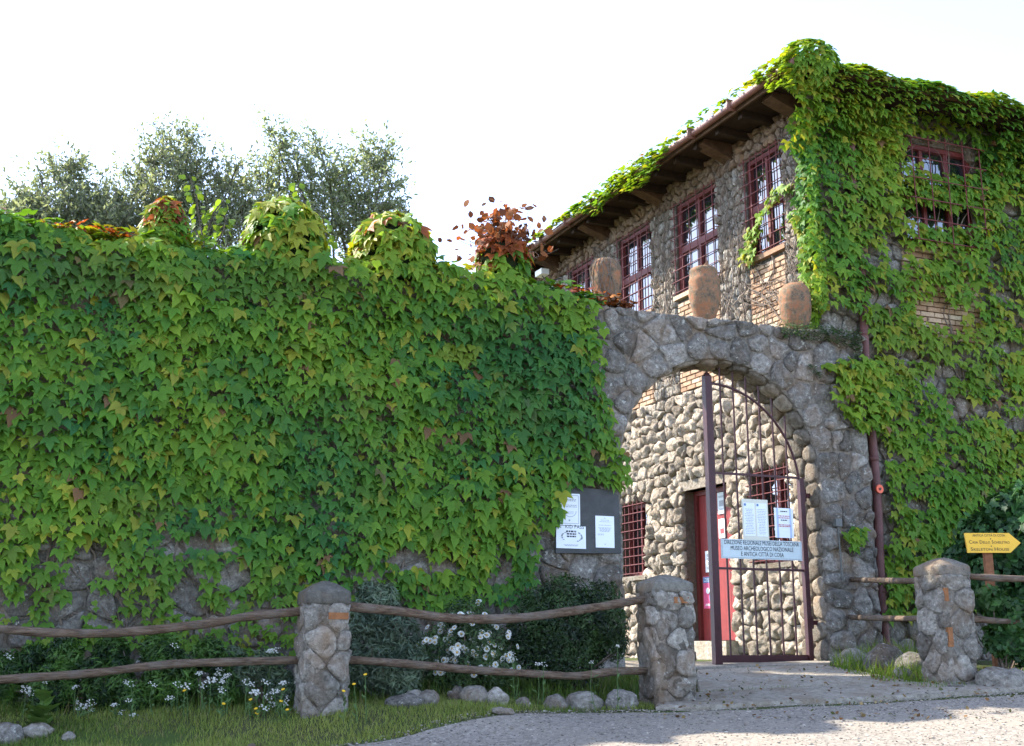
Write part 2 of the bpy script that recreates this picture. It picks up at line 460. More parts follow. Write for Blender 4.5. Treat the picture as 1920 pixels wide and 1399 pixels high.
G_DARK, G_MID, G_LITE, G_YEL, G_RED = np.array((.030, .112, .036)), np.array((.088, .192, .024)), np.array((.165, .262, .028)), np.array((.31, .28, .035)), np.array((.28, .05, .02))
def ivy_cols(P, shift=0.0, yel=.06, scale=.9):
    out = np.zeros((len(P), 3))
    for i, p in enumerate(P):
        a = vnoise(p[0] * scale, p[1] * scale, p[2] * scale) * 1.1 + rng.normal(0, .33) + shift
        if a < 0: c = G_MID + (G_DARK - G_MID) * min(1, -a)
        else: c = G_MID + (G_LITE - G_MID) * min(1, a)
        if rng.random() < yel * (1 + max(0, a) * 2): c = c * .4 + G_YEL * .6
        elif rng.random() < .010: c = np.array((.17, .10, .05))
        out[i] = c * rng.uniform(.82, 1.15)
    return out

# ------------------------------------------------------------------ stones
def clip_poly(poly, p, nrm):
    out = []; k = len(poly)
    for i in range(k):
        a, b = poly[i], poly[(i + 1) % k]
        da = (a[0] - p[0]) * nrm[0] + (a[1] - p[1]) * nrm[1]; db = (b[0] - p[0]) * nrm[0] + (b[1] - p[1]) * nrm[1]
        if da <= 0: out.append(a)
        if (da < 0 < db) or (db < 0 < da):
            t = da / (da - db); out.append((a[0] + (b[0] - a[0]) * t, a[1] + (b[1] - a[1]) * t))
    return out
def voronoi(sites, bounds, keep=None, reach=1.6):
    A = np.array(sites); cells = []
    for i, s in enumerate(sites):
        if keep is not None and not keep[i]: continue
        d = np.hypot(A[:, 0] - s[0], A[:, 1] - s[1]); order = np.argsort(d)[1:22]
        poly = list(bounds)
        for j in order:
            q = sites[j]; poly = clip_poly(poly, ((s[0] + q[0]) / 2, (s[1] + q[1]) / 2), (q[0] - s[0], q[1] - s[1]))
            if len(poly) < 3: break
        if len(poly) >= 3: cells.append((s, poly))
    return cells
def row_sites(u0, u1, v0, v1, w, h, jit=.28):
    out = []; v = v0 + h * .5; k = 0
    while v < v1 + h * .4:
        u = u0 + w * (.2 + .5 * (k % 2)) + random.uniform(-.2, .2) * w
        while u < u1 + w * .5:
            out.append((u + random.uniform(-jit, jit) * w, v + random.uniform(-jit, jit) * h)); u += w * random.uniform(.7, 1.35)
        v += h * random.uniform(.85, 1.15); k += 1
    return out
def stone_geo(poly, fmap, depth, joint, seed, rough=.4, flat=False):
    cx = sum(p[0] for p in poly) / len(poly); cy = sum(p[1] for p in poly) / len(poly)
    q = []
    for i in range(len(poly)):                       # Chaikin corner cutting
        a, b = poly[i], poly[(i + 1) % len(poly)]
        e = math.hypot(b[0] - a[0], b[1] - a[1])
        if e < .012: continue
        q.append((a[0] * .78 + b[0] * .22, a[1] * .78 + b[1] * .22))
        if e > .16: q.append(((a[0] + b[0]) / 2, (a[1] + b[1]) / 2))
        q.append((a[0] * .22 + b[0] * .78, a[1] * .22 + b[1] * .78))
    if len(q) < 5: return None
    r = []
    for (x, y) in q:
        d = math.hypot(x - cx, y - cy)
        if d < joint * 1.2: return None
        k = (d - joint) / d * (1 + .13 * vnoise(x * 9, y * 9, seed))
        r.append((cx + (x - cx) * k, cy + (y - cy) * k))
    n = len(r); mb = MB()
    rings = [(1.0, -.06), (.98, depth * .7), (.88, depth * .97), (.45, depth * 1.0)] if flat is True else [(1.0, -.06), (.985, depth * .50), (.88, depth * .90), (.50, depth * 1.0)] if flat else [(1.0, -.06), (.965, depth * .45), (.80, depth * .88), (.42, depth * 1.05)]
    tx, ty = random.uniform(-.25, .25), random.uniform(-.25, .25)
    for k, (sc, d) in enumerate(rings):
        for (x, y) in r:
            xx, yy = cx + (x - cx) * sc, cy + (y - cy) * sc
            dd = d if k == 0 else d + depth * rough * vnoise(xx * 8, yy * 8, seed + 5) * (1.3 if k > 1 else .6) + depth * (tx * (xx - cx) + ty * (yy - cy)) * 3
            mb.v.append(tuple(fmap(xx, yy, dd)))
    mb.v.append(tuple(fmap(cx, cy, depth * (1.05 + rough * .5 * vnoise(cx * 8, cy * 8, seed)))))
    for k in range(len(rings) - 1):
        for i in range(n):
            j = (i + 1) % n; mb.f.append((k * n + i, k * n + j, (k + 1) * n + j, (k + 1) * n + i))
    b = (len(rings) - 1) * n
    for i in range(n): mb.f.append((b + i, b + (i + 1) % n, len(mb.v) - 1))
    return mb
def uzd(F): return lambda u, z, d: F(u, d, z)

def stones_from_cells(cells, fmap, parent, mat, depth=(.05, .11), joint=.013, name='stone', joined=None, rough=.4, flat=False):
    k = 0
    for (s, poly) in cells:
        g = stone_geo(poly, fmap, random.uniform(*depth), joint * random.uniform(.7, 1.5), random.uniform(0, 90), rough, flat)
        if g is None: continue
        if joined is not None: joined.add(g.v, g.f)
        else: g.build(name, mat, parent, True)
        k += 1
    return k

# cushion stones: shared variants in the unit square
CUSH = []
def cushions():
    for q in range(14):
        n = 7; mb = MB(); sd = q * 7.3
        for j in range(n):
            for i in range(n):
                x = i / (n - 1) * 2 - 1; y = j / (n - 1) * 2 - 1
                rr = 1 - .16 * (x * x) * (y * y)
                edge = (1 - abs(x) ** 3.2) * (1 - abs(y) ** 3.2)
                d = max(0, edge) ** .45
                d = d * (.8 + .45 * vnoise(x * 1.3 + sd, y * 1.3, sd)) + (.22 * vnoise(x * 3.1 + sd, y * 3.1, sd + 9) if edge > .02 else 0)
                if i in (0, n - 1) or j in (0, n - 1): d = -.35
                wx = .07 * vnoise(y * 1.7 + sd, x, 4.0); wy = .07 * vnoise(x * 1.7, y + sd, 8.0)
                mb.v.append((x * rr * .5 + wx * .6, y * rr * .5 + wy * .6, d))
        for j in range(n - 1):
            for i in range(n - 1):
                a = j * n + i; mb.f.append((a, a + 1, a + n + 1, a + n))
        CUSH.append(mb)
cushions()
CUSH_ME = {}
def place_cushion(F, sgn, u, z, w, h, d, parent, mat, name='stone'):
    """F frame; unit square scaled to w x h and bulging d; sgn: +1 if frame u runs rightwards seen from outside"""
    q = random.randrange(len(CUSH)); k = (q, mat.name)
    if k not in CUSH_ME:
        me = bpy.data.meshes.new(name); me.from_pydata(CUSH[q].v, [], CUSH[q].f)
        me.polygons.foreach_set('use_smooth', [True] * len(me.polygons)); me.materials.append(mat); CUSH_ME[k] = me
    o = bpy.data.objects.new(name, CUSH_ME[k]); col.objects.link(o); o.parent = parent
    p = F(u, 0, z); ux = (F(u + 1, 0, z) - p) * sgn; nn = F(u, 1, z) - p
    fx = random.choice((-1, 1)); a = random.uniform(-.05, .05)
    X = (ux * math.cos(a) + UP * math.sin(a)) * w * fx; Y = (UP * math.cos(a) - ux * math.sin(a)) * h * fx; Z = nn * d
    l = p - WOFF[parent]
    o.matrix_local = Matrix(((X.x, Y.x, Z.x, l.x), (X.y, Y.y, Z.y, l.y), (X.z, Y.z, Z.z, l.z), (0, 0, 0, 1)))

BRICK_ME = {}
def place_brick(F, u, z, w, h, d, parent, mat):
    q = random.randrange(6)
    if q not in BRICK_ME:
        bm = bmesh.new(); bmesh.ops.create_cube(bm, size=1.0)
        bmesh.ops.bevel(bm, geom=bm.edges[:] , offset=.06, segments=1, affect='EDGES')
        for v in bm.verts: v.co += Vector((vnoise(v.co.x * 3 + q, v.co.y * 3, v.co.z), vnoise(v.co.x, v.co.y * 3 + q, 3), vnoise(q, v.co.y, v.co.x * 4))) * .05
        me = bpy.data.meshes.new('brick'); bm.to_mesh(me); bm.free(); me.materials.append(mat); BRICK_ME[q] = me
    o = bpy.data.objects.new('brick', BRICK_ME[q]); col.objects.link(o); o.parent = parent
    p = F(u, random.uniform(-.006, .008) - .02, z); ux = F(u + 1, 0, z) - F(u, 0, z); nn = F(u, 1, z) - F(u, 0, z)
    X, Y, Z = ux * w, nn * d, UP * h; l = p - WOFF[parent]
    o.matrix_local = Matrix(((X.x, Y.x, Z.x, l.x), (X.y, Y.y, Z.y, l.y), (X.z, Y.z, Z.z, l.z), (0, 0, 0, 1)))

def rock_geo(c, rx, ry, rz, seed, sub=2, amp=.28):
    bm = bmesh.new(); bmesh.ops.create_icosphere(bm, subdivisions=sub, radius=1.0)
    mb = MB()
    for v in bm.verts:
        d = v.co.normalized(); k = 1 + amp * vnoise(d.x * 1.3 + seed, d.y * 1.3, d.z * 1.3) + amp * .4 * vnoise(d.x * 3.5, d.y * 3.5 + seed, d.z * 3.5)
        mb.v.append((c[0] + d.x * rx * k, c[1] + d.y * ry * k, c[2] + d.z * rz * k))
    mb.f = [tuple(w.index for w in f.verts) for f in bm.faces]; bm.free(); return mb

# ------------------------------------------------------------------ text and print
def text_geo(mb, txt, size, O, X, Y, align='CENTER', squeeze=1.0):
    cu = bpy.data.curves.new('text', 'FONT'); cu.body = txt; cu.size = size; cu.align_x = align; cu.resolution_u = 2
    ob = bpy.data.objects.new('text', cu); col.objects.link(ob)
    me = bpy.data.meshes.new_from_object(ob)
    O = Vector(O)
    mb.add([O + X * (v.co.x * squeeze) + Y * v.co.y for v in me.vertices], [tuple(p.vertices) for p in me.polygons])
    bpy.data.objects.remove(ob); bpy.data.curves.remove(cu); bpy.data.meshes.remove(me)
def quad(mb, O, X, Y, x0, x1, y0, y1):
    O = Vector(O); mb.add([O + X * x0 + Y * y0, O + X * x1 + Y * y0, O + X * x1 + Y * y1, O + X * x0 + Y * y1], [(0, 1, 2, 3)])
def print_lines(mb, O, X, Y, x0, x1, ys, h, fill=.8, centre=True):
    for y in ys:
        w = (x1 - x0) * fill * random.uniform(.6, 1.0); a = (x0 + x1) / 2 - w / 2 if centre else x0
        x = a
        while x < a + w:
            l = random.uniform(.008, .035); quad(mb, O, X, Y, x, min(x + l, a + w), y, y + h); x += l + .007

# ================================================================== SETTING: ground, road, path
def grid_sheet(xs, ys, zf, name, mat):
    mb = MB(); nx = len(xs)
    for y in ys:
        for x in xs: mb.v.append((x, y, zf(x, y)))
    for j in range(len(ys) - 1):
        for i in range(nx - 1):
            a = j * nx + i; mb.f.append((a, a + 1, a + nx + 1, a + nx))
    return mb.build(name, mat, None, True, False)
def axis(fine0, fine1, step, far):
    a = list(np.arange(fine0, fine1 + 1e-6, step)); lo, hi = [], []
    d = step * 2; x = fine0
    while x > -far: x -= d; lo.append(x); d *= 1.6
    d = step * 2; x = fine1
    while x < far: x += d; hi.append(x); d *= 1.6
    return lo[::-1] + a + hi
g = grid_sheet(axis(-9, 10, .2, 1500), axis(7.5, 17, .2, 1500), ground_z, 'ground', M['ground']); tag(g, kind='structure')

# gravel road in front: back edge follows the verge
edge_px = [(-400, 1500), (200, 1462), (480, 1420), (640, 1403), (748, 1386), (857, 1356), (914, 1345), (1000, 1339), (1100, 1337), (1240, 1337), (1420, 1333), (1600, 1323), (1780, 1313), (1920, 1303), (2150, 1293)]
edge = [on_ground(*p) for p in edge_px]
ex = [p.x for p in edge]; ey = [p.y for p in edge]
def edge_y(x):
    y = float(np.interp(x, ex, ey)); return y + .06 * vnoise(x * 2.1, 4.4) + .03 * vnoise(x * 7, 1.4)
mb = MB(); xs = list(np.arange(-50, -12, 2.0)) + list(np.arange(-12, 14, .12)) + list(np.arange(14, 52, 2.0)); nj = 60  # unseen gravel extended wide and behind the camera to bounce light onto the walls
for x in xs:
    yb = edge_y(x)
    for j in range(nj + 1):
        t = j / nj; y = yb - (t ** 2.6) * (yb + 45)
        mb.v.append((x, y, ground_z(x, y) + .006 * sstep(0, .02, t) - .012 * (1 - sstep(0, .006, t))))
for i in range(len(xs) - 1):
    for j in range(nj):
        a = i * (nj + 1) + j; mb.f.append((a, a + 1, a + nj + 2, a + nj + 1))
road = mb.build('road', M['gravel'], None, True); tag(road, kind='structure')

# loose gravel stones lying on the road
tv = np.array([(1, 0, 0), (0, 1, 0), (-1, 0, 0), (0, -1, 0), (.15, .1, .5), (0, 0, -.6)]) * .5
tf = np.array([(0, 1, 4), (1, 2, 4), (2, 3, 4), (3, 0, 4), (1, 0, 5), (2, 1, 5), (3, 2, 5), (0, 3, 5)])
n = 24000; px = rng.uniform(-6, 10, n); py = np.array([edge_y(x) for x in px]) - rng.power(.6, n) * 4.5 + .15
P = np.array([(x, y, ground_z(x, y) + .008) for x, y in zip(px, py)])
a = rng.uniform(0, 6.28, n); X = np.stack([np.cos(a), np.sin(a), np.zeros(n)], 1); Y = np.stack([-np.sin(a), np.cos(a), np.zeros(n)], 1); Z = np.tile((0, 0, 1.), (n, 1))
S = (rng.gamma(2.0, .0055, n) + .008); S = np.stack([S, S * rng.uniform(.6, 1, n), S * rng.uniform(.5, .9, n)], 1)
cg = np.array([(.12, .10, .085), (.26, .23, .195), (.40, .36, .31), (.29, .24, .19)])[rng.integers(0, 4, n)] * rng.uniform(.8, 1.15, (n, 1))
def attr_rough(name):
    m, nt, out = newmat(name); at_ = N(nt, 'ShaderNodeAttribute', attribute_name='Col')
    principled(nt, out, at_.outputs['Color'], .9, .2); return m
M['pebble'] = attr_rough('pebble')
o = leaf_mesh('loose_gravel', (tv, tf), P, X, Y, Z, S, cg, M['pebble']); tag(o, 'loose grey gravel strewn over the road in front of the gate', 'gravel')

# concrete apron at the gate: two slabs with a worn edge
def slab(name, pxs, top, thick=.16):
    pts = [on_ground(*p) for p in pxs]
    poly = []
    for i in range(len(pts)):
        a_, b_ = pts[i], pts[(i + 1) % len(pts)]; k = max(2, int((b_ - a_).length / .18))
        for j in range(k):
            p = a_ + (b_ - a_) * (j / k); poly.append((p.x + .02 * vnoise(p.x * 4, p.y * 4, 1), p.y + .02 * vnoise(p.x * 4, p.y * 4, 7)))
    mb = MB(); n_ = len(poly); cx = sum(p[0] for p in poly) / n_; cy = sum(p[1] for p in poly) / n_
    for (sc, dz) in ((1, -thick), (1, top - .025), (.985, top)):
        for (x, y) in poly: mb.v.append((cx + (x - cx) * sc, cy + (y - cy) * sc, ground_z(x, y) + dz))
    for k in range(2):
        for i in range(n_): j = (i + 1) % n_; mb.f.append((k * n_ + i, k * n_ + j, (k + 1) * n_ + j, (k + 1) * n_ + i))
    mb.f.append(tuple(2 * n_ + i for i in range(n_)))
    o = mb.build(name, M['slab'], None); tag(o, kind='structure'); return o
slab('path', [(1226, 1316), (1300, 1308), (1520, 1296), (1745, 1288), (1960, 1279), (2060, 1283), (1960, 1297), (1770, 1309), (1520, 1322), (1300, 1334), (1228, 1333)], .05)
slab('path', [(1305, 1262), (1540, 1252), (1600, 1262), (1730, 1287), (1520, 1294), (1310, 1305)], .035)
slab('path', [(1150, 1244), (1560, 1244), (1560, 1251), (1150, 1259)], .03)

# ================================================================== PERIMETER WALL with the arch
SC, ZC, RAD = .13, 3.79, 1.48
TH = .55
wall = empty('perimeter_wall', FW(-3, -.27, 1.3))
tag(wall, 'long rough stone wall with a round arched gateway beside the building, left part under ivy', 'wall')
top_pts = [(-13.5, 5.95), (-8.7, 5.92), (-7.4, 5.86), (-6, 5.86), (-5, 5.95), (-3.4, 6.0), (-2.4, 5.9), (-1.7, 5.82), (0.2, 5.82), (2.45, 5.82)]
def top_z(s): return float(np.interp(s, [p[0] for p in top_pts], [p[1] for p in top_pts]))
outl = [(-13.5, .6)] + top_pts + [(2.45, .6)]
ro = RAD + .02
outl += [(SC + ro, .6), (SC + ro, ZC)] + [(SC + ro * math.cos(a_), ZC + ro * math.sin(a_)) for a_ in np.linspace(0, math.pi, 33)[1:-1]] + [(SC - ro, ZC), (SC - ro, .6)]
mb = MB(); mb.prism([FW(s, .020, z) for s, z in outl], NR * -(TH - .015)); mb.build('wall_core', M['mortar'], wall)

# front stones
bounds = [(-9.6, 1.0), (2.45, 1.0), (2.45, 5.84), (-9.6, 5.84)]
sites, keep = [], []
def archdist(s, z):
    if z > ZC: return math.hypot(s - SC, z - ZC) - RAD
    return abs(s - SC) - RAD
k = 0; na = 15
for i in range(na):
    a_ = math.pi * (i + .5) / na + random.uniform(-.02, .02); dr = random.uniform(.14, .2)
    sites.append((SC + (RAD + dr) * math.cos(a_), ZC + (RAD + dr) * math.sin(a_))); keep.append(True)
    sites.append((SC + (RAD - dr) * math.cos(a_), ZC + (RAD - dr) * math.sin(a_))); keep.append(False)
for sg in (-1, 1):
    z = 1.1
    while z < ZC - .05:
        dr = random.uniform(.13, .24)
        sites.append((SC + sg * (RAD + dr), z)); keep.append(True)
        sites.append((SC + sg * (RAD - dr), z)); keep.append(False)
        z += random.uniform(.22, .34)
for (s, z) in row_sites(-2.9, 2.5, 1.0, 5.85, .31, .25, .42):
    if archdist(s, z) > .40 and random.random() < .78: sites.append((s, z)); keep.append(True)
    elif archdist(s, z) < -.3 and archdist(s, z) > -.6: sites.append((s, z)); keep.append(False)
for (s, z) in row_sites(-9.6, -2.9, 1.0, 3.25, .40, .30, .36): sites.append((s, z)); keep.append(True)
for (s, z) in row_sites(-9.6, -2.9, 3.3, 5.9, .4, .3): sites.append((s, z)); keep.append(False)
cells = voronoi(sites, bounds, keep)
vis = [c for c in cells if not (c[0][0] < -2.9 and c[0][1] > 3.2)]
nst = stones_from_cells(vis, uzd(FW), wall, M['rubble'], (.045, .085), .010, rough=.9, flat=2)

# soffit and jamb stones, unrolled along the intrados
ARC = math.pi * RAD; HJ = ZC - 1.0
def intr(u, v, d):
    r_ = RAD + .0 - d
    if u < HJ: s, z = SC + r_, 1.0 + u
    elif u < HJ + ARC:
        a_ = (u - HJ) / RAD; s, z = SC + r_ * math.cos(a_), ZC + r_ * math.sin(a_)
    else: s, z = SC - r_, ZC - (u - HJ - ARC)
    return FW(s, -v, z)
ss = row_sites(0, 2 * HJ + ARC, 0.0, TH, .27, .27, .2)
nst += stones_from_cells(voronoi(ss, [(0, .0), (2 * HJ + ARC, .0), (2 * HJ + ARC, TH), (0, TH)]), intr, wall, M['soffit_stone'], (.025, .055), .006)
# coping of small stones along the top of the arch wall
u = -1.75
while u < 2.4:
    w = random.uniform(.22, .42)
    rock_geo(FW(u + w / 2, -.27, 5.82), w * .56, .30, .045, random.uniform(0, 50), 2, .2).build('coping_stone', M['rubble'], wall, True); u += w
print('perimeter stones', nst)

# ================================================================== MUSEUM BUILDING
bld = empty('museum_building', CN + UP * 1.35)
tag(bld, 'two-storey stone building with red barred windows, wide eaves and climbing ivy', 'building')
Z0, ZT = .9, 9.6
FLEN, BLEN = 10.2, 9.0
def wall_holes(F, u0, u1, z0, z1, holes, th, name, mat, d0=0.0):
    us = sorted({u0, u1} | {h[0] for h in holes} | {h[1] for h in holes}); zs = sorted({z0, z1} | {h[2] for h in holes} | {h[3] for h in holes})
    def hole(u, z):
        return any(h[0] < u < h[1] and h[2] < z < h[3] for h in holes) or not (u0 < u < u1 and z0 < z < z1)
    mb = MB()
    for i in range(len(us) - 1):
        for j in range(len(zs) - 1):
            a_, b_, c_, e_ = us[i], us[i + 1], zs[j], zs[j + 1]; um, zm = (a_ + b_) / 2, (c_ + e_) / 2
            if hole(um, zm): continue
            mb.add([F(a_, d0, c_), F(b_, d0, c_), F(b_, d0, e_), F(a_, d0, e_)], [(0, 1, 2, 3)])
            mb.add([F(a_, -th, c_), F(b_, -th, c_), F(b_, -th, e_), F(a_, -th, e_)], [(0, 1, 2, 3)])
            for (uu, zz, q) in ((a_ - 1e-4, zm, 'l'), (b_ + 1e-4, zm, 'r'), (um, c_ - 1e-4, 'b'), (um, e_ + 1e-4, 't')):
                if hole(uu, zz):
                    if q in 'lr':
                        x = a_ if q == 'l' else b_; mb.add([F(x, d0, c_), F(x, -th, c_), F(x, -th, e_), F(x, d0, e_)], [(0, 1, 2, 3)])
                    else:
                        y = c_ if q == 'b' else e_; mb.add([F(a_, d0, y), F(a_, -th, y), F(b_, -th, y), F(b_, d0, y)], [(0, 1, 2, 3)])
    return mb.build(name, mat, bld, False, False)
UPW = [(.72, 1.66), (2.46, 3.74), (4.56, 5.76), (6.66, 7.8)]
UZ = (7.46, 9.12)
LW = [(5.0, 5.85, 2.80, 4.08), (.95, 1.88, 2.78, 4.16)]
DOOR = (2.45, 3.76, 1.68, 4.10)
fh = [(a_, b_, UZ[0], UZ[1]) for a_, b_ in UPW] + LW + [DOOR]
wall_holes(FF, 0, FLEN, Z0, ZT, fh, .42, 'wall', M['mortar'])
BWIN = (3.62, 5.02, 7.40, 9.10)
wall_holes(FB, 2.065, 2.06 + BLEN, Z0, ZT, [BWIN], .42, 'wall', M['mortar'])
mb = MB()      # rear walls close the block
pc = FB(2.06 + BLEN, 0, 0); pe = FF(FLEN, 0, 0); pf = pe + (pc - CN)
for (a_, b_) in ((pc, pf), (pf, pe)):
    a0, b0 = Vector((a_.x, a_.y, Z0)), Vector((b_.x, b_.y, Z0)); h_ = UP * (ZT - Z0)
    mb.add([a0, b0, b0 + h_, a0 + h_], [(0, 1, 2, 3)])
mb.build('wall', M['mortar'], bld, False, False)

# roof: shallow hip with boarded soffit, fascia and gutter
OV = .70
def corner(o1, o2):   # intersection of front wall offset o1 and facade offset o2
    A = np.array([[NR.x, NR.y], [NL.x, NL.y]]); pB = P0 - NR * .25
    b_ = np.array([(pB + NR * o1).dot(NR), (CN + NL * o2).dot(NL)]); x = np.linalg.solve(A, b_); return Vector((x[0], x[1], 0))
K = corner(OV, OV); K2 = K + L * (FLEN + 1.2); K3 = K + R * (BLEN + 1.2); K4 = K2 + (K3 - K)
mb = MB()
apex = [K + L * 4.6 + R * 4.6 + UP * 11.2, K2 - L * 4.6 + R * 4.6 + UP * 11.2]
e0 = 9.66
q = [K + UP * e0, K3 + UP * e0, K4 + UP * e0, K2 + UP * e0]
low = [p - UP * .09 for p in q]
mb.add(q + apex + low, [(0, 1, 4), (1, 2, 5, 4), (2, 3, 5), (3, 0, 4, 5), (6, 7, 8, 9), (0, 1, 7, 6), (1, 2, 8, 7), (2, 3, 9, 8), (3, 0, 6, 9)])
roof = mb.build('roof', M['soffit'], bld)
mb = MB()
def strip(mb, A, B, nrm, z0, z1, d0, d1):
    p = [A + nrm * d0, B + nrm * d0, B + nrm * d1, A + nrm * d1]
    mb.hexa([x + UP * z0 for x in p] + [x + UP * z1 for x in p])
strip(mb, K + L * .02, K2, NL, 9.50, 9.655, .0, .035); mb.build('fascia', M['beam'], roof)
mb = MB(); strip(mb, K + R * .02, K3, NR, 9.50, 9.655, .0, .035); mb.build('fascia', M['beam'], roof)
mb = MB()
gp = [K + L * t + NL * (.10 + .008 * math.sin(t * 2)) + UP * (9.60 - .002 * t) for t in np.linspace(-.02, FLEN + 1.2, 30)]
mb.tube(gp, .055, 10)
for t in np.arange(.4, FLEN, 1.1): strip(mb, K + L * t, K + L * (t + .03), NL, 9.51, 9.685, .02, .19)
mb.build('gutter', M['gutter'], roof, True)
for i, t in enumerate([.25, 2.06, 4.15, 6.2, 8.3, 9.6]):       # heavy brackets under the eaves
    mb = MB()
    prof = [(.0, 9.26), (.0, 9.555), (.58, 9.555), (.60, 9.47), (.40, 9.40), (.18, 9.34)]
    mb.prism([FF(t - .12, d, z) for d, z in prof], L * .24); b_ = mb.build('bracket', M['beam'], bld)
for i, t in enumerate(np.arange(.9, FLEN + .8, .62)):          # rafter ends
    mb = MB(); mb.fbox(FF, t - .05, t + .05, .0, .62, 9.44, 9.565); mb.build('rafter', M['soffit'], bld)

# windows
def window(F, u0, u1, z0, z1, sgn, cols, nv, nh, transom=None, deep=.16, proud=.07, lit=None, nmull=1):
    mb = MB(); fw = .075
    for (a_, b_, c_, e_) in ((u0, u0 + fw, z0, z1), (u1 - fw, u1, z0, z1), (u0 + fw, u1 - fw, z0, z0 + fw), (u0 + fw, u1 - fw, z1 - fw, z1)):
        mb.fbox(F, a_, b_, -deep - .06, -deep + .03, c_, e_)
    zs = [z0 + fw, z1 - fw]
    if transom: mb.fbox(F, u0 + fw, u1 - fw, -deep - .055, -deep + .02, transom - .06, transom + .06); zs = [z0 + fw, transom, z1 - fw]
    ms = [u0 + (u1 - u0) * k / (nmull + 1) for k in range(1, nmull + 1)]
    for m_ in ms: mb.fbox(F, m_ - .03, m_ + .03, -deep - .05, -deep + .015, z0 + fw, z1 - fw)
    w_ = mb.build('window', M['red'], bld)
    us = [u0 + fw] + ms + [u1 - fw]
    for i in range(len(us) - 1):
        for j in range(len(zs) - 1):
            mb = MB(); d_ = -deep - .03 + random.uniform(-.008, .008)
            mb.add([F(us[i], d_, zs[j]), F(us[i + 1], d_, zs[j]), F(us[i + 1], d_ + random.uniform(-.003, .003), zs[j + 1]), F(us[i], d_, zs[j + 1])], [(0, 1, 2, 3)])
            mb.build('pane', M['glass'], w_, False, False)
    mb = MB()
    for i in range(nv):
        u = u0 + .05 + (u1 - u0 - .1) * i / (nv - 1); mb.tube([F(u, proud, z0 - .03), F(u, proud, z1 + .03)], .009, 6)
    for j in range(nh):
        z = z0 + .04 + (z1 - z0 - .08) * j / (nh - 1)
        mb.tube([F(u0 - .07, -.04, z), F(u0 - .05, proud + .016, z), F(u1 + .05, proud + .016, z), F(u1 + .07, -.04, z)], .0085, 6)
    mb.build('grille', M['red'], w_)
    return w_
for (a_, b_) in UPW: window(FF, a_, b_, UZ[0], UZ[1], -1, 2, 6, 9, 8.28, deep=.06, proud=.08)
for h in LW: window(FF, h[0], h[1], h[2], h[3], -1, 2, 6, 9, None)
window(FB, *BWIN, 1, 3, 5, 6, 8.25, deep=.06, proud=.24, nmull=2)
for (a_, b_, c_, e_) in [(x, y, UZ[0], 0) for x, y in UPW] + [(h[0], h[1], h[2], 0) for h in LW]:
    mb = MB(); mb.fbox(FF, a_ - .04, b_ + .04, -.1, .09, c_ - .08, c_ - .005); mb.build('window_sill', M['brick'] if c_ > 5 else M['slab'], bld)
mb = MB(); mb.fbox(FB, BWIN[0] - .04, BWIN[1] + .04, -.1, .08, BWIN[2] - .08, BWIN[2] - .005); mb.build('window_sill', M['brick'], bld)

# door
mb = MB(); fw = .08
mb.fbox(FF, DOOR[0], DOOR[0] + fw, -.30, -.17, DOOR[2], DOOR[3]); mb.fbox(FF, DOOR[1] - fw, DOOR[1], -.30, -.17, DOOR[2], DOOR[3]); mb.fbox(FF, DOOR[0] + fw, DOOR[1] - fw, -.30, -.17, DOOR[3] - fw, DOOR[3])
door = mb.build('door', M['red'], bld)
du = (DOOR[1] - DOOR[0] - 2 * fw) / 7
for i in range(7):
    mb = MB(); a_ = DOOR[0] + fw + i * du; mb.fbox(FF, a_ + .004, a_ + du - .004, -.27, -.215 + random.uniform(-.004, .004), DOOR[2] + .01, DOOR[3] - fw); mb.build('plank', M['doorred'], door)
mb = MB(); mb.fbox(FF, DOOR[0] + fw + .003, DOOR[1] - fw - .003, -.30, -.26, DOOR[2] + .012, DOOR[3] - fw - .002); mb.build('backing', M['soffit'], door)
mb = MB(); u = DOOR[0] + fw + .12; mb.tube([FF(u, -.22, 2.72), FF(u, -.15, 2.72), FF(u + .1, -.15, 2.72)], .012, 6); mb.build('door_handle', M['iron'], door)
mb = MB(); mb.fbox(FF, DOOR[0] - .15, DOOR[1] + .2, -.3, .30, 1.30, DOOR[2] - .004); mb.build('door_step', M['slab'], bld)
mb = MB(); mb.fbox(FF, DOOR[0] - .12, DOOR[1] + .12, -.16, .04, DOOR[3], DOOR[3] + .16); mb.build('lintel', M['cream'], bld)

# ground floor cushion stones
def free(u0, u1, z0, z1):
    for h in fh:
        if u1 > h[0] - .01 and u0 < h[1] + .01 and z1 > h[2] - .05 and z0 < h[3] + .01: return False
    return True
HO = LW + [(DOOR[0] - .0, DOOR[1] + .0, 1.0, DOOR[3] + .16)]
fs = [q for q in row_sites(.6, 6.3, 1.28, 5.74, .255, .20, .17) if random.random() < .95]
fs = [q for q in fs if not any(h[0] + .0 < q[0] < h[1] - .0 and h[2] < q[1] < h[3] for h in HO)]
fcells = []
for (q, poly) in voronoi(fs, [(.5, 1.28), (6.35, 1.28), (6.35, 5.75), (.5, 5.75)]):
    for h in HO:
        sep = [(h[0] - q[0], (h[0], 0), (1, 0)), (q[0] - h[1], (h[1], 0), (-1, 0)), (h[2] - q[1], (0, h[2]), (0, 1)), (q[1] - h[3], (0, h[3]), (0, -1))]
        m_ = max(sep, key=lambda t: t[0]); poly = clip_poly(poly, m_[1], m_[2])
        if len(poly) < 3: break
    if len(poly) >= 3: fcells.append((q, poly))
fcells.sort(key=lambda c_: (c_[0][0] > 5.9 or c_[0][0] < .95, c_[0][0]))
nstone = stones_from_cells(fcells[:300], uzd(FF), bld, M['cream'], (.055, .10), .006, rough=.9, flat=2)
rest_ = MB(); stones_from_cells(fcells[300:], uzd(FF), None, None, (.055, .10), .006, joined=rest_, rough=.9, flat=2)
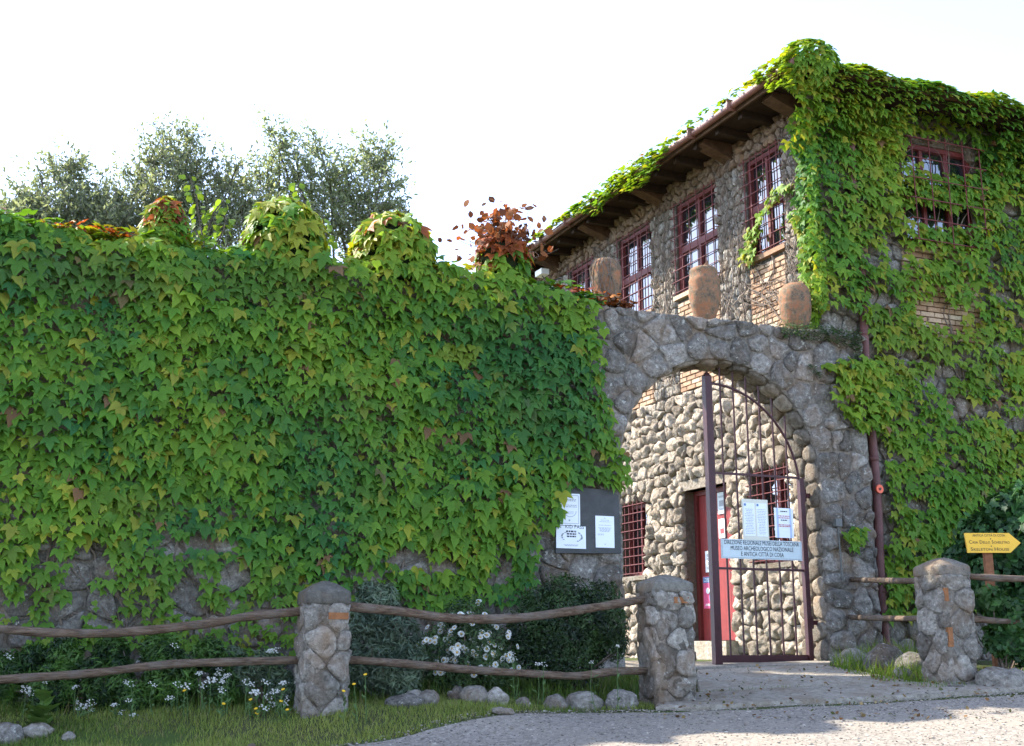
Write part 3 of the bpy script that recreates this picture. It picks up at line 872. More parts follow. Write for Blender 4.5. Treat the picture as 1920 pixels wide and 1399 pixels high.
if rest_.v: rest_.build('more_stones', M['cream'], bld, True)['kind'] = 'stuff'
print('facade stones', nstone)

# brick panels below the windows
nb = 0
def brick_panel(F, u0, u1, z0, z1):
    global nb
    z = z0; k = 0
    while z + .06 < z1:
        u = u0 - (.13 if k % 2 else 0)
        while u < u1 - .02:
            a_, b_ = max(u, u0), min(u + .26, u1)
            if b_ - a_ > .05: place_brick(F, (a_ + b_) / 2, z + .04, b_ - a_ - .014, .068, .12, bld, M['brick']); nb += 1
            u += .26
        z += .082; k += 1
for (a_, b_) in UPW[:3]: brick_panel(FF, a_ + .02, b_ - .02, 5.76, 7.37)
brick_panel(FB, 3.5, 4.95, 6.0, 7.3)
print('bricks', nb)

# piers, wall head and front wall rubble: small stones joined
rub = MB()
def rubble(F, u0, u1, z0, z1, w, h, depth, acc, holes=()):
    st = row_sites(u0, u1, z0, z1, w, h, .3)
    c = voronoi(st, [(u0, z0), (u1, z0), (u1, z1), (u0, z1)])
    c = [x for x in c if not any(q[0] - .02 < x[0][0] < q[1] + .02 and q[2] - .02 < x[0][1] < q[3] + .02 for q in holes)]
    stones_from_cells(c, uzd(F), None, None, depth, .008, joined=acc, flat=True, rough=.7)
ps = [0.02] + [x for ab in UPW for x in ab] + [FLEN]
for i in range(0, len(ps), 2):
    rubble(FF, ps[i], ps[i + 1], 5.76, UZ[1], .17, .17, (.03, .07), rub)
rub.build('pier_stones', M['pillar'], bld, True)['kind'] = 'stuff'
rub = MB(); rubble(FF, .02, FLEN, UZ[1] + .01, 9.56, .17, .16, (.04, .09), rub)
rub.build('wall_head_stones', M['brownrub'], bld, True)['kind'] = 'stuff'
rub = MB(); rubble(FB, 2.075, 8.3, 1.2, 9.5, .27, .24, (.03, .08), rub, [BWIN, (3.5, 4.95, 5.95, 7.33)])
rub.build('front_wall_stones', M['rubble'], bld, True)['kind'] = 'stuff'

mb = MB(); z = 5.6
while z < 9.5:
    h = random.uniform(.16, .28); g_ = rock_geo(CN + UP * (z + h / 2) + (R - NR) * .02, .10, .10, h * .58, z * 7, 2, .25); mb.add(g_.v, g_.f); z += h
mb.build('corner_stones', M['rubble'], bld, True)['kind'] = 'stuff'

# downpipe with orange reflector
pp = [FB(2.66, .12, 9.2), FB(2.66, .11, 8.9)] + [FB(2.66 + .02 * math.sin(z * 2.1), .11, z) for z in np.arange(8.6, 1.3, -.35)] + [FB(2.66, .11, 1.25)]
mb = MB(); mb.tube(pp, .062, 10)
for z in (2.3, 4.1, 5.9, 7.6): mb.tube([FB(2.66, .11, z), FB(2.66, .11, z + .06)], .075, 10)
dp = mb.build('downpipe', M['pipe'], None, True); tag(dp, 'reddish-brown metal downpipe running down the ivy-clad wall right of the arch', 'pipe')
mb = MB(); c = FB(2.66, .11 + .075, 3.70)
n_ = 16; ring = [c + (R * math.cos(2 * math.pi * i / n_) + UP * math.sin(2 * math.pi * i / n_)) * .06 for i in range(n_)]
mb.prism(ring, NR * .02); o = mb.build('reflector', M['orange'], None); tag(o, 'round orange reflector disc fixed on the downpipe', 'reflector')
mb = MB(); ring = [c + NR * .021 + (R * math.cos(2 * math.pi * i / 8) + UP * math.sin(2 * math.pi * i / 8)) * .02 for i in range(8)]; mb.prism(ring, NR * .006); mb.build('disc_centre', M['iron'], o)

# small junction box and conduit on the right jamb
s_, z_ = on_wall(1562, 982)
mb = MB(); mb.fbox(FW, s_ - .05, s_ + .05, .06, .13, z_ - .05, z_ + .05); o = mb.build('junction_box', M['greybox'], None)
tag(o, 'small grey electrical box on the stone right of the gate', 'electrical box')
mb = MB(); mb.tube([FW(s_, .10, z_ - .05), FW(s_ + .01, .10, z_ - .5), FW(s_ + .02, .09, z_ - .75)], .012, 6); mb.build('conduit', M['greybox'], o)

# flood lamp below the far eave end
p = on_facade(1018, 513, .35)
mb = MB(); mb.fbox(FF, p[0] - .15, p[0] + .15, .28, .46, p[1] - .06, p[1] + .06); o = mb.build('flood_lamp', M['white'], None); tag(o, 'small white box lamp under the far end of the eaves', 'lamp')
mb = MB(); mb.tube([FF(p[0], .37, p[1] - .06), FF(p[0] - .1, .3, p[1] - .2), FF(p[0] - .3, .08, p[1] - .16)], .012, 5); mb.build('cable', M['ink'], o)

# ================================================================== GATE
GD = -.16
def FG(s, d, z): return FW(s, GD + d, z)
def on_gate(px, py): return on_wall(px, py, GD)
gate = empty('iron_gate', FG(1.3, 0, 1.4))
tag(gate, 'dark red iron gate leaf with curved top standing in the stone archway', 'gate')
gx0, _ = on_gate(1336, 1000); gx1, _ = on_gate(1506, 1000)
zb = on_gate(1345, 1236)[1]; zsx = on_gate(1495, 900)[1]; ztl = on_gate(1328, 700)[1]
mb = MB(); mb.fbox(FG, gx0 - .05, gx0 + .05, -.045, .045, zb - .12, ztl - .05)
mb.add([FG(gx0 - .05, -.045, ztl - .05), FG(gx0 + .05, -.045, ztl - .05), FG(gx0 + .05, .045, ztl - .05), FG(gx0 - .05, .045, ztl - .05), FG(gx0, 0, ztl + .03)], [(0, 1, 4), (1, 2, 4), (2, 3, 4), (3, 0, 4)])
mb.build('meeting_post', M['iron'], gate)
mb = MB(); mb.fbox(FG, gx1 - .035, gx1 + .035, -.035, .035, zb - .1, zsx + .02); mb.build('hinge_post', M['iron'], gate)
def bar(name, z, w=.03):
    mb = MB(); mb.fbox(FG, gx0 + .05, gx1 - .035, -.012, .012, z - w / 2, z + w / 2); return mb.build(name, M['iron'], gate)
bar('rail', zb, .09); bar('rail', on_gate(1420, 1068)[1]); bar('rail', on_gate(1420, 892)[1])
arc = []
zl = on_gate(1340, 720)[1]
for t in np.linspace(0, 1, 17):
    a_ = t * math.pi / 2 * .93; arc.append(FG(gx0 + .05 + (gx1 - gx0 - .07) * math.sin(a_) / math.sin(math.pi / 2 * .93), 0, zsx + (zl - zsx) * (math.cos(a_) - math.cos(math.pi / 2 * .93)) / (1 - math.cos(math.pi / 2 * .93))))
mb = MB(); mb.tube(arc, .018, 6); mb.build('curved_rail', M['iron'], gate)
for i in range(1, 7):
    t = i / 7; s = gx0 + (gx1 - gx0) * t
    a_ = math.asin(min(1, t * math.sin(math.pi / 2 * .93))); za = zsx + (zl - zsx) * (math.cos(a_) - math.cos(math.pi / 2 * .93)) / (1 - math.cos(math.pi / 2 * .93))
    mb = MB(); mb.tube([FG(s, .0, zb + .02), FG(s, .0, za + .24 + .05 * t)], .013, 6); mb.build('bar', M['iron'], gate)
for z in (on_gate(1510, 930)[1], 1.9):
    mb = MB(); mb.fbox(FG, gx1 + .036, SC + RAD + .05, -.02, .02, z - .03, z + .03); mb.tube([FG(gx1 + .05, 0, z - .08), FG(gx1 + .05, 0, z + .08)], .03, 8); mb.build('hinge', M['iron'], gate)

XW = R; YW = UP
# museum name sign wired to the gate
a0 = on_gate(1349, 1048); a1 = on_gate(1498, 1018)
s0, s1 = a0[0], a1[0]; z1_ = on_gate(1424, 1014)[1]; z0_ = on_gate(1424, 1050)[1]
sign = empty('museum_sign', FG(s0, .05, z0_)); tag(sign, 'pale grey enamel sign with three lines of dark lettering wired to the gate', 'sign')
mb = MB(); mb.fbox(FG, s0, s1, .04, .055, z0_, z1_); mb.build('panel', M['signgrey'], sign)
mb = MB()
for (x0, x1, y0, y1) in ((.012, s1 - s0 - .012, .012, .017), (.012, s1 - s0 - .012, z1_ - z0_ - .017, z1_ - z0_ - .012), (.012, .016, .017, z1_ - z0_ - .017), (s1 - s0 - .016, s1 - s0 - .012, .017, z1_ - z0_ - .017)):
    quad(mb, FG(s0, .0575, z0_), XW, YW, x0, x1, y0, y1)
mb.build('border', M['inkgrey'], sign, False, False)
mb = MB(); hh = z1_ - z0_; cx = (s0 + s1) / 2
for k, (t, sz) in enumerate((('DIREZIONE REGIONALE MUSEI DELLA TOSCANA', .079), ('MUSEO ARCHEOLOGICO NAZIONALE', .079), ('E ANTICA CITT\u00c0 DI COSA', .079))):
    text_geo(mb, t, sz, FG(cx, .058, z0_ + hh * (.73 - .29 * k)), XW, YW, 'CENTER', (s1 - s0) / 1.86 if k == 0 else (s1 - s0) / 1.75)
mb.build('lettering', M['ink'], sign, False, False)

def paper(name, label, F, s0, s1, z0, z1, d, mat, cat='notice', group=None, flip=1):
    r_ = empty(name, F(s0 if flip > 0 else s1, d, z0)); tag(r_, label, cat, group)
    mb = MB(); mb.fbox(F, s0, s1, d - .004, d, z0, z1); mb.build('sheet', mat, r_)
    return r_
# two-column timetable and red-lettered notice on the gate
a0 = on_gate(1389, 1013); a1 = on_gate(1434, 939)
r_ = paper('gate_notice', 'tall two-column paper notice taped above the museum sign on the gate', FG, a0[0], a1[0], a0[1], a1[1], .06, M['papercream'])
w_, h_ = a1[0] - a0[0], a1[1] - a0[1]; O = FG(a0[0], .062, a0[1])
mb = MB(); quad(mb, O, XW, YW, .02, w_ * .48, .05, h_ - .05); quad(mb, O, XW, YW, w_ * .54, w_ - .02, .05, h_ - .05); mb.build('page', M['paper'], r_, False, False)
mb = MB(); O2 = FG(a0[0], .064, a0[1])
for (x0, x1) in ((.03, w_ * .46), (w_ * .56, w_ - .03)):
    print_lines(mb, O2, XW, YW, x0, x1, list(np.arange(.08, h_ - .12, .021)), .006, .95)
mb.build('small_print', M['inkgrey'], r_, False, False)
mb = MB()
for x0 in (.03, w_ * .56): quad(mb, O2, XW, YW, x0, x0 + .03, h_ - .09, h_ - .06)
mb.build('logo', M['inkblue'], r_, False, False)
a0 = on_gate(1450, 1009); a1 = on_gate(1482, 955)
r_ = paper('gate_notice', 'small white sheet with blue side stripes and red print on the gate bars', FG, a0[0], a1[0], a0[1], a1[1], .05, M['paper'])
w_, h_ = a1[0] - a0[0], a1[1] - a0[1]; O = FG(a0[0], .052, a0[1])
mb = MB(); quad(mb, O, XW, YW, .03, .06, .0, h_); quad(mb, O, XW, YW, w_ - .06, w_ - .03, .0, h_); mb.build('side_stripe', plain('pale_blue_print', (.42, .50, .70), .6, .3, .1, 20, .001), r_, False, False)
mb = MB(); O = FG(a0[0], .054, a0[1]); print_lines(mb, O, XW, YW, .05, w_ - .05, [h_ - .11, h_ - .135, h_ * .42, h_ * .37], .01, 1); mb.build('red_print', M['inkred'], r_, False, False)
mb = MB(); print_lines(mb, O, XW, YW, .05, w_ - .05, [h_ - .165, h_ - .05], .012, .7); mb.build('black_print', M['ink'], r_, False, False)

# notice board left of the arch with three sheets
b0 = on_wall(1040, 1038, .1); b1 = on_wall(1160, 922, .1)
mb = MB()
bp = [(b0[0], b0[1]), (b1[0], b0[1] + .02), (b1[0] - .02, b1[1] - .06), (b1[0] - .12, b1[1]), (b0[0] + .05, b1[1] + .03), (b0[0], b1[1])]
mb.prism([FW(s, .10, z) for s, z in bp], NR * .035); board = mb.build('notice_board', M['slate'], None); tag(board, 'dark slate notice board fixed to the wall left of the arch', 'notice board')
def sheet(px0, py0, px1, py1, label):
    a0 = on_wall(px0, py1, .14); a1 = on_wall(px1, py0, .14)
    r_ = paper('notice_sheet', label, FW, a0[0], a1[0], a0[1], a1[1], .143, M['paper']); return r_, FW(a0[0], .1445, a0[1]), a1[0] - a0[0], a1[1] - a0[1]
r_, O, w_, h_ = sheet(1050, 927, 1087, 985, 'white framed sheet with a face mask drawing, upper left on the slate board')
mb = MB()
for q in ((.018, .024, .02, h_ - .02), (w_ - .024, w_ - .018, .02, h_ - .02), (.024, w_ - .024, .02, .026), (.024, w_ - .024, h_ - .026, h_ - .02)): quad(mb, O, XW, YW, *q)
print_lines(mb, O, XW, YW, .04, w_ - .04, [h_ * .80, h_ * .76, h_ * .62, h_ * .57], .009, 1)
for i in range(14):
    t0, t1 = math.pi * (1 + i / 14), math.pi * (1 + (i + 1) / 14); c0 = (w_ / 2, h_ * .45)
    f = lambda t, r: O + XW * (c0[0] + r * 1.15 * math.cos(t)) + YW * (c0[1] + r * math.sin(t))
    mb.add([f(t0, .066), f(t1, .066), f(t1, .072), f(t0, .072)], [(0, 1, 2, 3)])
for k in range(3): quad(mb, O, XW, YW, w_ / 2 - .05, w_ / 2 + .05, h_ * (.36 + .035 * k), h_ * (.36 + .035 * k) + .003)
quad(mb, O, XW, YW, w_ / 2 - .02, w_ / 2, .05, .07)
mb.build('print', M['inkgrey'], r_, False, False)
r_, O, w_, h_ = sheet(1043, 988, 1098, 1028, 'white landscape KID PASS sheet, lower left on the slate board')
mb = MB(); text_geo(mb, 'KID PASS', .062, O + XW * (w_ * .62) + YW * (h_ * .89), XW, YW)
for k, t in enumerate(('ANTICA CITT\u00c0 DI COSA', '"Cosa"', 'Kit')):
    if k == 0: print_lines(mb, O, XW, YW, w_ * .24, w_ * .76, [h_ * .72], .02, 1)
    else: print_lines(mb, O, XW, YW, w_ * .32, w_ * .70, [h_ * (.72 - .11 * k)], .018, .9)
mb.build('lettering', M['ink'], r_, False, False)
mb = MB()
for i in range(26):
    t = math.pi * (.12 + random.random() * .75); sg = random.choice((-1, 1)); quad(mb, O, XW, YW, *(lambda x, y: (x, x + random.uniform(.01, .025), y, y + random.uniform(.006, .018)))(w_ / 2 + sg * w_ * .34 * math.sin(t), h_ * .5 + h_ * .24 * math.cos(t)))
print_lines(mb, O, XW, YW, w_ * .2, w_ * .8, [h_ * .15, h_ * .11], .006, 1)
mb.build('drawing', M['inkgrey'], r_, False, False)
r_, O, w_, h_ = sheet(1117, 969, 1151, 1027, 'plain white typed sheet, alone on the right of the slate board')
mb = MB(); print_lines(mb, O, XW, YW, .03, w_ - .03, [h_ * .86, h_ * .81, h_ * .70] + [h_ * (.62 - .03 * k) for k in range(5)], .005, .95); print_lines(mb, O, XW, YW, .03, w_ * .5, [h_ * .42, h_ * .39], .005, .9, False)
quad(mb, O, XW, YW, w_ / 2 - .008, w_ / 2 + .008, h_ * .92, h_ * .94); quad(mb, O, XW, YW, w_ / 2 - .01, w_ / 2 + .008, h_ * .1, h_ * .12)
mb.build('print', M['inkgrey'], r_, False, False)

# posters on the red door (facade frame: right-hand direction is -L)
XF = -L
def poster(px0, py0, px1, py1, label, mat):
    a0 = on_facade(px0, py1, -.20); a1 = on_facade(px1, py0, -.20)
    z0, z1 = min(a0[1], a1[1]), max(a0[1], a1[1]); 
    r_ = empty('door_poster', FF(a0[0], -.20, z0)); tag(r_, label, 'poster')
    mb = MB(); mb.fbox(FF, a1[0], a0[0], -.209, -.203, z0, z1); mb.build('sheet', mat, r_)
    return r_, FF(a0[0], -.201, z0), a0[0] - a1[0], z1 - z0
r_, O, w_, h_ = poster(1323, 1032, 1339, 1074, 'white pictogram notice at mid height on the red door', M['paper'])
mb = MB()
for i in range(2):
    for j in range(4):
        n_ = 10; c = (w_ * (.3 + .4 * i), h_ * (.2 + .2 * j)); mb.add([O + XF * (c[0] + .03 * math.cos(2 * math.pi * k / n_)) + UP * (c[1] + .03 * math.sin(2 * math.pi * k / n_)) for k in range(n_)], [tuple(range(n_))])
mb.build('pictogram', M['inkgrey'], r_, False, False)
r_, O, w_, h_ = poster(1320, 1080, 1339, 1142, 'pink and blue illustrated poster low on the red door', M['pink'])
mb = MB(); quad(mb, O, XF, UP, .0, w_, h_ * .80, h_ * .98); quad(mb, O, XF, UP, w_ * .5, w_ * .9, h_ * .25, h_ * .42); mb.build('blue_band', M['inkblue'], r_, False, False)
mb = MB(); O3 = O + NL * .002
n_ = 12; mb.add([O3 + XF * (w_ * .4 + .05 * math.cos(2 * math.pi * k / n_)) + UP * (h_ * .55 + .05 * math.sin(2 * math.pi * k / n_)) for k in range(n_)], [tuple(range(n_))])
print_lines(mb, O3, XF, UP, .03, w_ - .03, [h_ * .92, h_ * .88, h_ * .84, h_ * .12, h_ * .08], .012, 1); mb.build('white_print', M['paper'], r_, False, False)
r_, O, w_, h_ = poster(1346, 922, 1358, 965, 'grey photo notice high on the right side of the red door', M['signgrey'])
mb = MB(); quad(mb, O, XF, UP, w_ * .2, w_ * .8, h_ * .35, h_ * .62); print_lines(mb, O + NL * .001, XF, UP, .02, w_ - .02, [h_ * .75, h_ * .8, h_ * .2], .012, 1); mb.build('print', M['inkgrey'], r_, False, False)
r_, O, w_, h_ = poster(1348, 972, 1360, 1010, 'white sheet with a red block on the right side of the red door', M['paper'])
mb = MB(); quad(mb, O, XF, UP, w_ * .2, w_ * .75, h_ * .22, h_ * .5); mb.build('red_block', M['inkred'], r_, False, False)

# ================================================================== TERRACOTTA JARS on the arch wall
def jar(pxc, py_top, py_bot, wpx, prof, label, seed, lean=(0, 0)):
    s, _ = on_wall(pxc, py_bot, -.27); zt_ = on_wall(pxc, py_top, -.27)[1]; zb_ = 5.83
    sc = (on_wall(pxc + wpx / 2, py_bot, -.27)[0] - on_wall(pxc - wpx / 2, py_bot, -.27)[0]) / 2
    r_ = empty('terracotta_jar', FW(s, -.27, zb_)); tag(r_, label, 'jar', 'terracotta jars on the arch wall')
    H_ = zt_ - zb_; mb = MB(); c = FW(s, -.27, zb_)
    n_ = 26; pts = []
    for i in range(n_ + 1):
        t = i / n_; pts.append((sc * float(np.interp(t, [p[0] for p in prof], [p[1] for p in prof])) * (1 + .012 * math.sin(t * 60)), H_ * t))
    mb.lathe(c, pts, 28, .09, seed); mb.v = [(x + lean[0] * (z - zb_), y + lean[1] * (z - zb_), z) for x, y, z in mb.v]
    mb.build('jar_body', M['terra'], r_, True); return r_, c, sc, H_
PR = [(0, .52), (.04, .58), (.25, .82), (.5, .98), (.68, 1.0), (.82, .93), (.92, .76), (.97, .60), (1, .35)]
jar1 = jar(1139, 490, 566, 50, [(0, .54), (.05, .60), (.3, .82), (.6, .96), (.82, 1), (.92, .90), (.95, .80), (1, .72)], 'leftmost terracotta jar on the arch wall, wrapped in dry vine stems', 3.0, (-.03, 0))
jar2 = jar(1322, 505, 590, 52, [(0, .50), (.05, .56), (.3, .86), (.55, 1.0), (.76, .97), (.84, .88), (.87, .80), (.90, .88), (.96, .86), (1, .76)], 'middle terracotta jar on the arch wall with a broken pointed shard on top', 8.0)
jar3 = jar(1493, 533, 608, 52, PR, 'rightmost terracotta jar, smooth and reddish with a rounded top', 14.0)
r_, c, sc, H_ = jar2
mb = MB(); mb.add([c + R * -.05 + UP * (H_ - .01), c + R * .08 + UP * (H_ - .01), c + R * .08 + NR * .05 + UP * (H_ - .01), c + R * -.05 + NR * .05 + UP * (H_ - .01), c + R * .055 + NR * .02 + UP * (H_ + .13), c + R * .03 + NR * .03 + UP * (H_ + .09)], [(0, 1, 4, 5), (1, 2, 4), (2, 3, 5, 4), (3, 0, 5), (0, 3, 2, 1)]); mb.build('shard', M['terra'], r_)
r_, c, sc, H_ = jar1
mb = MB()
for i in range(26):
    a_ = random.uniform(0, 6.28); pts = []; da = random.uniform(-1.2, 1.2)
    for k in range(9):
        t = k / 8; rr = sc * (float(np.interp(t, [0, .3, .6, .9, 1], [.64, .88, 1.0, 1.0, .8])) + .05); aa = a_ + da * t + .15 * math.sin(t * 9 + i)
        pts.append(c + Vector((rr * math.cos(aa) - .03 * H_ * t, rr * math.sin(aa), H_ * t)))
    mb.tube(pts, .006, 4)
mb.build('dry_stems', M['stem'], r_)

# ================================================================== STONE PILLARS and RAILS
def pillar(px0, px1, py_top, py_base, Y, label, cap_k, seed, orange=()):
    random.seed(seed)
    c = at((px0 + px1) / 2, py_base, Y); zt = at((px0 + px1) / 2, py_top, Y).z
    wpx = px1 - px0; wid = (at(px1, py_base, Y) - at(px0, py_base, Y)).length
    side = wid / (abs(R.x) + abs(NR.x) * .9) * .98
    base = ground_z(c.x, c.y) - .15; ctr = Vector((c.x, c.y, 0)) 
    r_ = empty('stone_pillar', Vector((c.x, c.y, c.z))); tag(r_, label, 'pillar', 'stone fence pillars')
    hw = side / 2; ztop = zt - cap_k
    def Fc(u, d, z): return ctr + R * u + NR * (hw + d) + UP * z
    def Fl(u, d, z): return ctr - R * (hw + d) + NR * u + UP * z
    def Fr(u, d, z): return ctr + R * (hw + d) + NR * u + UP * z
    def Fk(u, d, z): return ctr + R * u - NR * (hw + d) + UP * z
    mb = MB(); i_ = hw - .015
    mb.hexa([ctr + R * a_ + NR * b_ + UP * z for z in (base, ztop) for a_, b_ in ((-i_, -i_), (i_, -i_), (i_, i_), (-i_, i_))]); mb.build('pillar_core', M['mortar'], r_)
    for F in (Fc, Fl, Fr, Fk):
        st = row_sites(-hw, hw, base, ztop, .30, .22, .25)
        cells = voronoi(st, [(-hw, base), (hw, base), (hw, ztop), (-hw, ztop)])
        stones_from_cells(cells, (lambda F_: (lambda u, z, d: F_(u, d - .035, z)))(F), r_, M['pillar'], (.03, .05), .006, rough=.9, flat=True)
    mb = MB(); o_ = hw + .0
    ring = lambda k, z: [ctr + R * a_ * k + NR * b_ * k + UP * (z + .012 * vnoise(a_ * 9 + seed, b_ * 9, z)) for a_, b_ in [(o_ * math.cos(t) / max(abs(math.cos(t)), abs(math.sin(t))), o_ * math.sin(t) / max(abs(math.cos(t)), abs(math.sin(t)))) for t in [2 * math.pi * (q + .5) / 20 for q in range(20)]]]
    lv = [ring(.96, ztop - .02), ring(1.0, ztop + .0), ring(.99, ztop + cap_k * .40), ring(.93, ztop + cap_k * .52), ring(.45, ztop + cap_k * .86), ring(.10, ztop + cap_k)]
    for q in lv: mb.v.extend([tuple(p) for p in q])
    for k in range(len(lv) - 1):
        for i in range(20): j = (i + 1) % 20; mb.f.append((k * 20 + i, k * 20 + j, k * 20 + 20 + j, k * 20 + 20 + i))
    mb.f.append(tuple(100 + i for i in range(20))); mb.f.append(tuple(range(19, -1, -1)))
    mb.build('cap', M['cement'], r_, True)
    for (u, z, w, h) in orange:
        mb = MB(); mb.fbox(Fc, u - w / 2, u + w / 2, -.03, .022, ztop - z - h / 2, ztop - z + h / 2); mb.build('tile_piece', M['terra2'], r_)
    return r_, ctr, hw
M['terra2'] = plain('orange_tile', (.24, .105, .045), .85, .2, .25, 18, .006)
YL, YM, YR = 11.0, 12.0, 12.9
pillar(545, 655, 1090, 1330, YL, 'lichen-spotted stone pillar at the left, ends of four fence rails set in it', .20, 21, ((.09, .12, .18, .06),))
pillar(1199, 1304, 1078, 1320, YM, 'stone pillar left of the gate path, in front of the dark bush', .16, 33, ((.08, .10, .2, .06),))
pillar(1735, 1830, 1047, 1283, YR, 'sunlit stone pillar at the right beside the yellow arrow sign', .18, 47, ((-.16, .22, .05, .14), (-.15, .66, .06, .20)))
random.seed(99)

def rail(pts, Y0, Y1, rpx, label):
    n_ = len(pts); P_ = []
    for i, (x, y) in enumerate(pts): P_.append(at(x, y, Y0 + (Y1 - Y0) * (x - pts[0][0]) / (pts[-1][0] - pts[0][0])))
    # densify with Catmull-Rom
    D = []
    for i in range(n_ - 1):
        p0, p1, p2, p3 = P_[max(i - 1, 0)], P_[i], P_[i + 1], P_[min(i + 2, n_ - 1)]
        for t in np.linspace(0, 1, 5)[:-1]:
            D.append(.5 * ((2 * p1) + (p2 - p0) * t + (2 * p0 - 5 * p1 + 4 * p2 - p3) * t * t + (3 * p1 - p0 - 3 * p2 + p3) * t ** 3))
    D.append(P_[-1]); r0 = rpx / 2258.0 * (Y0 + Y1) / 2; sd = random.uniform(0, 60)
    mb = MB(); mb.tube(D, [r0 * (1 + .16 * vnoise(i * .35 + sd)) for i in range(len(D))], 12)
    mb.v = [(x + .006 * vnoise(x * 9, y * 9, z * 30 + sd), y + .006 * vnoise(x * 9 + 4, y * 9, z * 30), z + .007 * vnoise(x * 7, y * 9, z * 30 + 9)) for x, y, z in mb.v]
    o = mb.build('fence_rail', M['log'], None, True); tag(o, label, 'rail', 'wooden fence rails'); return o
rail([(-120, 1168), (0, 1180), (100, 1187), (220, 1187), (380, 1171), (470, 1156), (575, 1146)], 10.5, 11.0, 8.5, 'upper sagging log rail left of the leftmost pillar')
rail([(-120, 1278), (0, 1275), (180, 1262), (280, 1250), (380, 1243), (575, 1238)], 10.5, 11.0, 8.0, 'lower log rail left of the leftmost pillar, above the white wildflowers')
rail([(630, 1136), (750, 1147), (850, 1160), (960, 1160), (1060, 1148), (1130, 1137), (1225, 1121)], 11.0, 12.0, 8.5, 'upper sagging log rail in front of the daisy bush')
rail([(630, 1236), (760, 1245), (880, 1256), (1000, 1264), (1080, 1268), (1150, 1260), (1230, 1258)], 11.0, 12.0, 7.5, 'lower log rail below the daisy bush between two pillars')
rail([(1590, 1087), (1650, 1089), (1750, 1090)], 15.85, 12.95, 5.5, 'upper short rail between the arch wall and the right pillar')
rail([(1585, 1157), (1650, 1160), (1750, 1160)], 15.85, 12.95, 5.5, 'lower short rail between the arch wall and the right pillar')
rail([(1815, 1081), (1880, 1085), (2050, 1090)], 12.95, 13.3, 6.5, 'upper rail running right from the right pillar past the sign post')
rail([(1815, 1161), (1880, 1165), (2050, 1170)], 12.95, 13.3, 6.0, 'lower rail running right from the right pillar')

# ================================================================== ARROW SIGN
YS = 13.6
p0 = at(1812, 1037, YS); p1 = at(1912, 1000, YS)
sgn_ = empty('arrow_sign', Vector((at(1855, 1200, YS).x, YS, ground_z(at(1855, 1200, YS).x, YS)))); tag(sgn_, 'yellow arrow-shaped wooden sign pointing right on a brown post', 'sign')
XS = Vector((1, 0, 0)); w_, h_ = p1.x - p0.x, p1.z - p0.z
c0 = Vector((p0.x, YS, p0.z)); pts = [c0 + XS * x + UP * y for x, y in ((0.02, 0), (w_ * .80, 0), (w_, h_ * .5), (w_ * .80, h_), (0, h_))]
mb = MB(); mb.prism(pts, (0, .03, 0)); mb.build('arrow_board', M['yellow'], sgn_)
mb = MB(); O = c0 + Vector((w_ * .43, -.003, 0))
text_geo(mb, 'ANTICA CITT\u00c0 DI COSA', h_ * .175, O + UP * h_ * .82, XS, UP, 'CENTER', .86)
def text_width(t, size):
    cu = bpy.data.curves.new('text', 'FONT'); cu.body = t; cu.size = size; ob = bpy.data.objects.new('text', cu); col.objects.link(ob)
    me = bpy.data.meshes.new_from_object(ob); w = max([v.co.x for v in me.vertices] + [0]); bpy.data.objects.remove(ob); bpy.data.curves.remove(cu); bpy.data.meshes.remove(me); return w
def smallcaps(words, y, big, sml, width):
    segs = []
    for w in words: segs += [(w[0], big, .06), (w[1:], sml, .45)]
    adv = [text_width(t, z) + z * g_ for t, z, g_ in segs]; k_ = width / (sum(adv) - .45 * sml); x = -width / 2
    for (t, z, g_), a_ in zip(segs, adv):
        text_geo(mb, t, z, O + XS * x + UP * y, XS, UP, 'LEFT', k_); x += a_ * k_
smallcaps(['CASA', 'DELLO', 'SCHELETRO'], h_ * .46, h_ * .25, h_ * .18, w_ * .74)
smallcaps(['SKELETON', 'HOUSE'], h_ * .10, h_ * .25, h_ * .19, w_ * .70)
for y in (.70, .33):
    q = O + XS * (.03 * w_) + UP * h_ * y; s_ = h_ * .035; mb.add([q - XS * s_, q - UP * s_, q + XS * s_, q + UP * s_], [(0, 1, 2, 3)])
mb.build('lettering', M['ink'], sgn_, False, False)
pa = at(1855, 1030, YS); mb = MB(); g0 = ground_z(pa.x, YS) - .2
mb.hexa([Vector((pa.x + a_, YS + b_, z)) for z in (g0, pa.z) for a_, b_ in ((-.045, .032), (.045, .032), (.045, .10), (-.045, .10))]); mb.build('post', M['post'], sgn_)

# ================================================================== IVY
def ellipses(px_list, d):
    out = []
    for (x, y, rx, ry) in px_list:
        s, z = on_wall(x, y, d); s2, _ = on_wall(x + rx, y, d); _, z2 = on_wall(x, y - ry, d); out.append((s, z, abs(s2 - s), abs(z2 - z)))
    return out
def gap_at(s, z, el):
    k = 0
    for (a_, b_, ra, rb) in el:
        q = ((s - a_) / ra) ** 2 + ((z - b_) / rb) ** 2
        q += .55 * vnoise(s * 6, z * 6, a_)
        if q < 1: return True
    return False

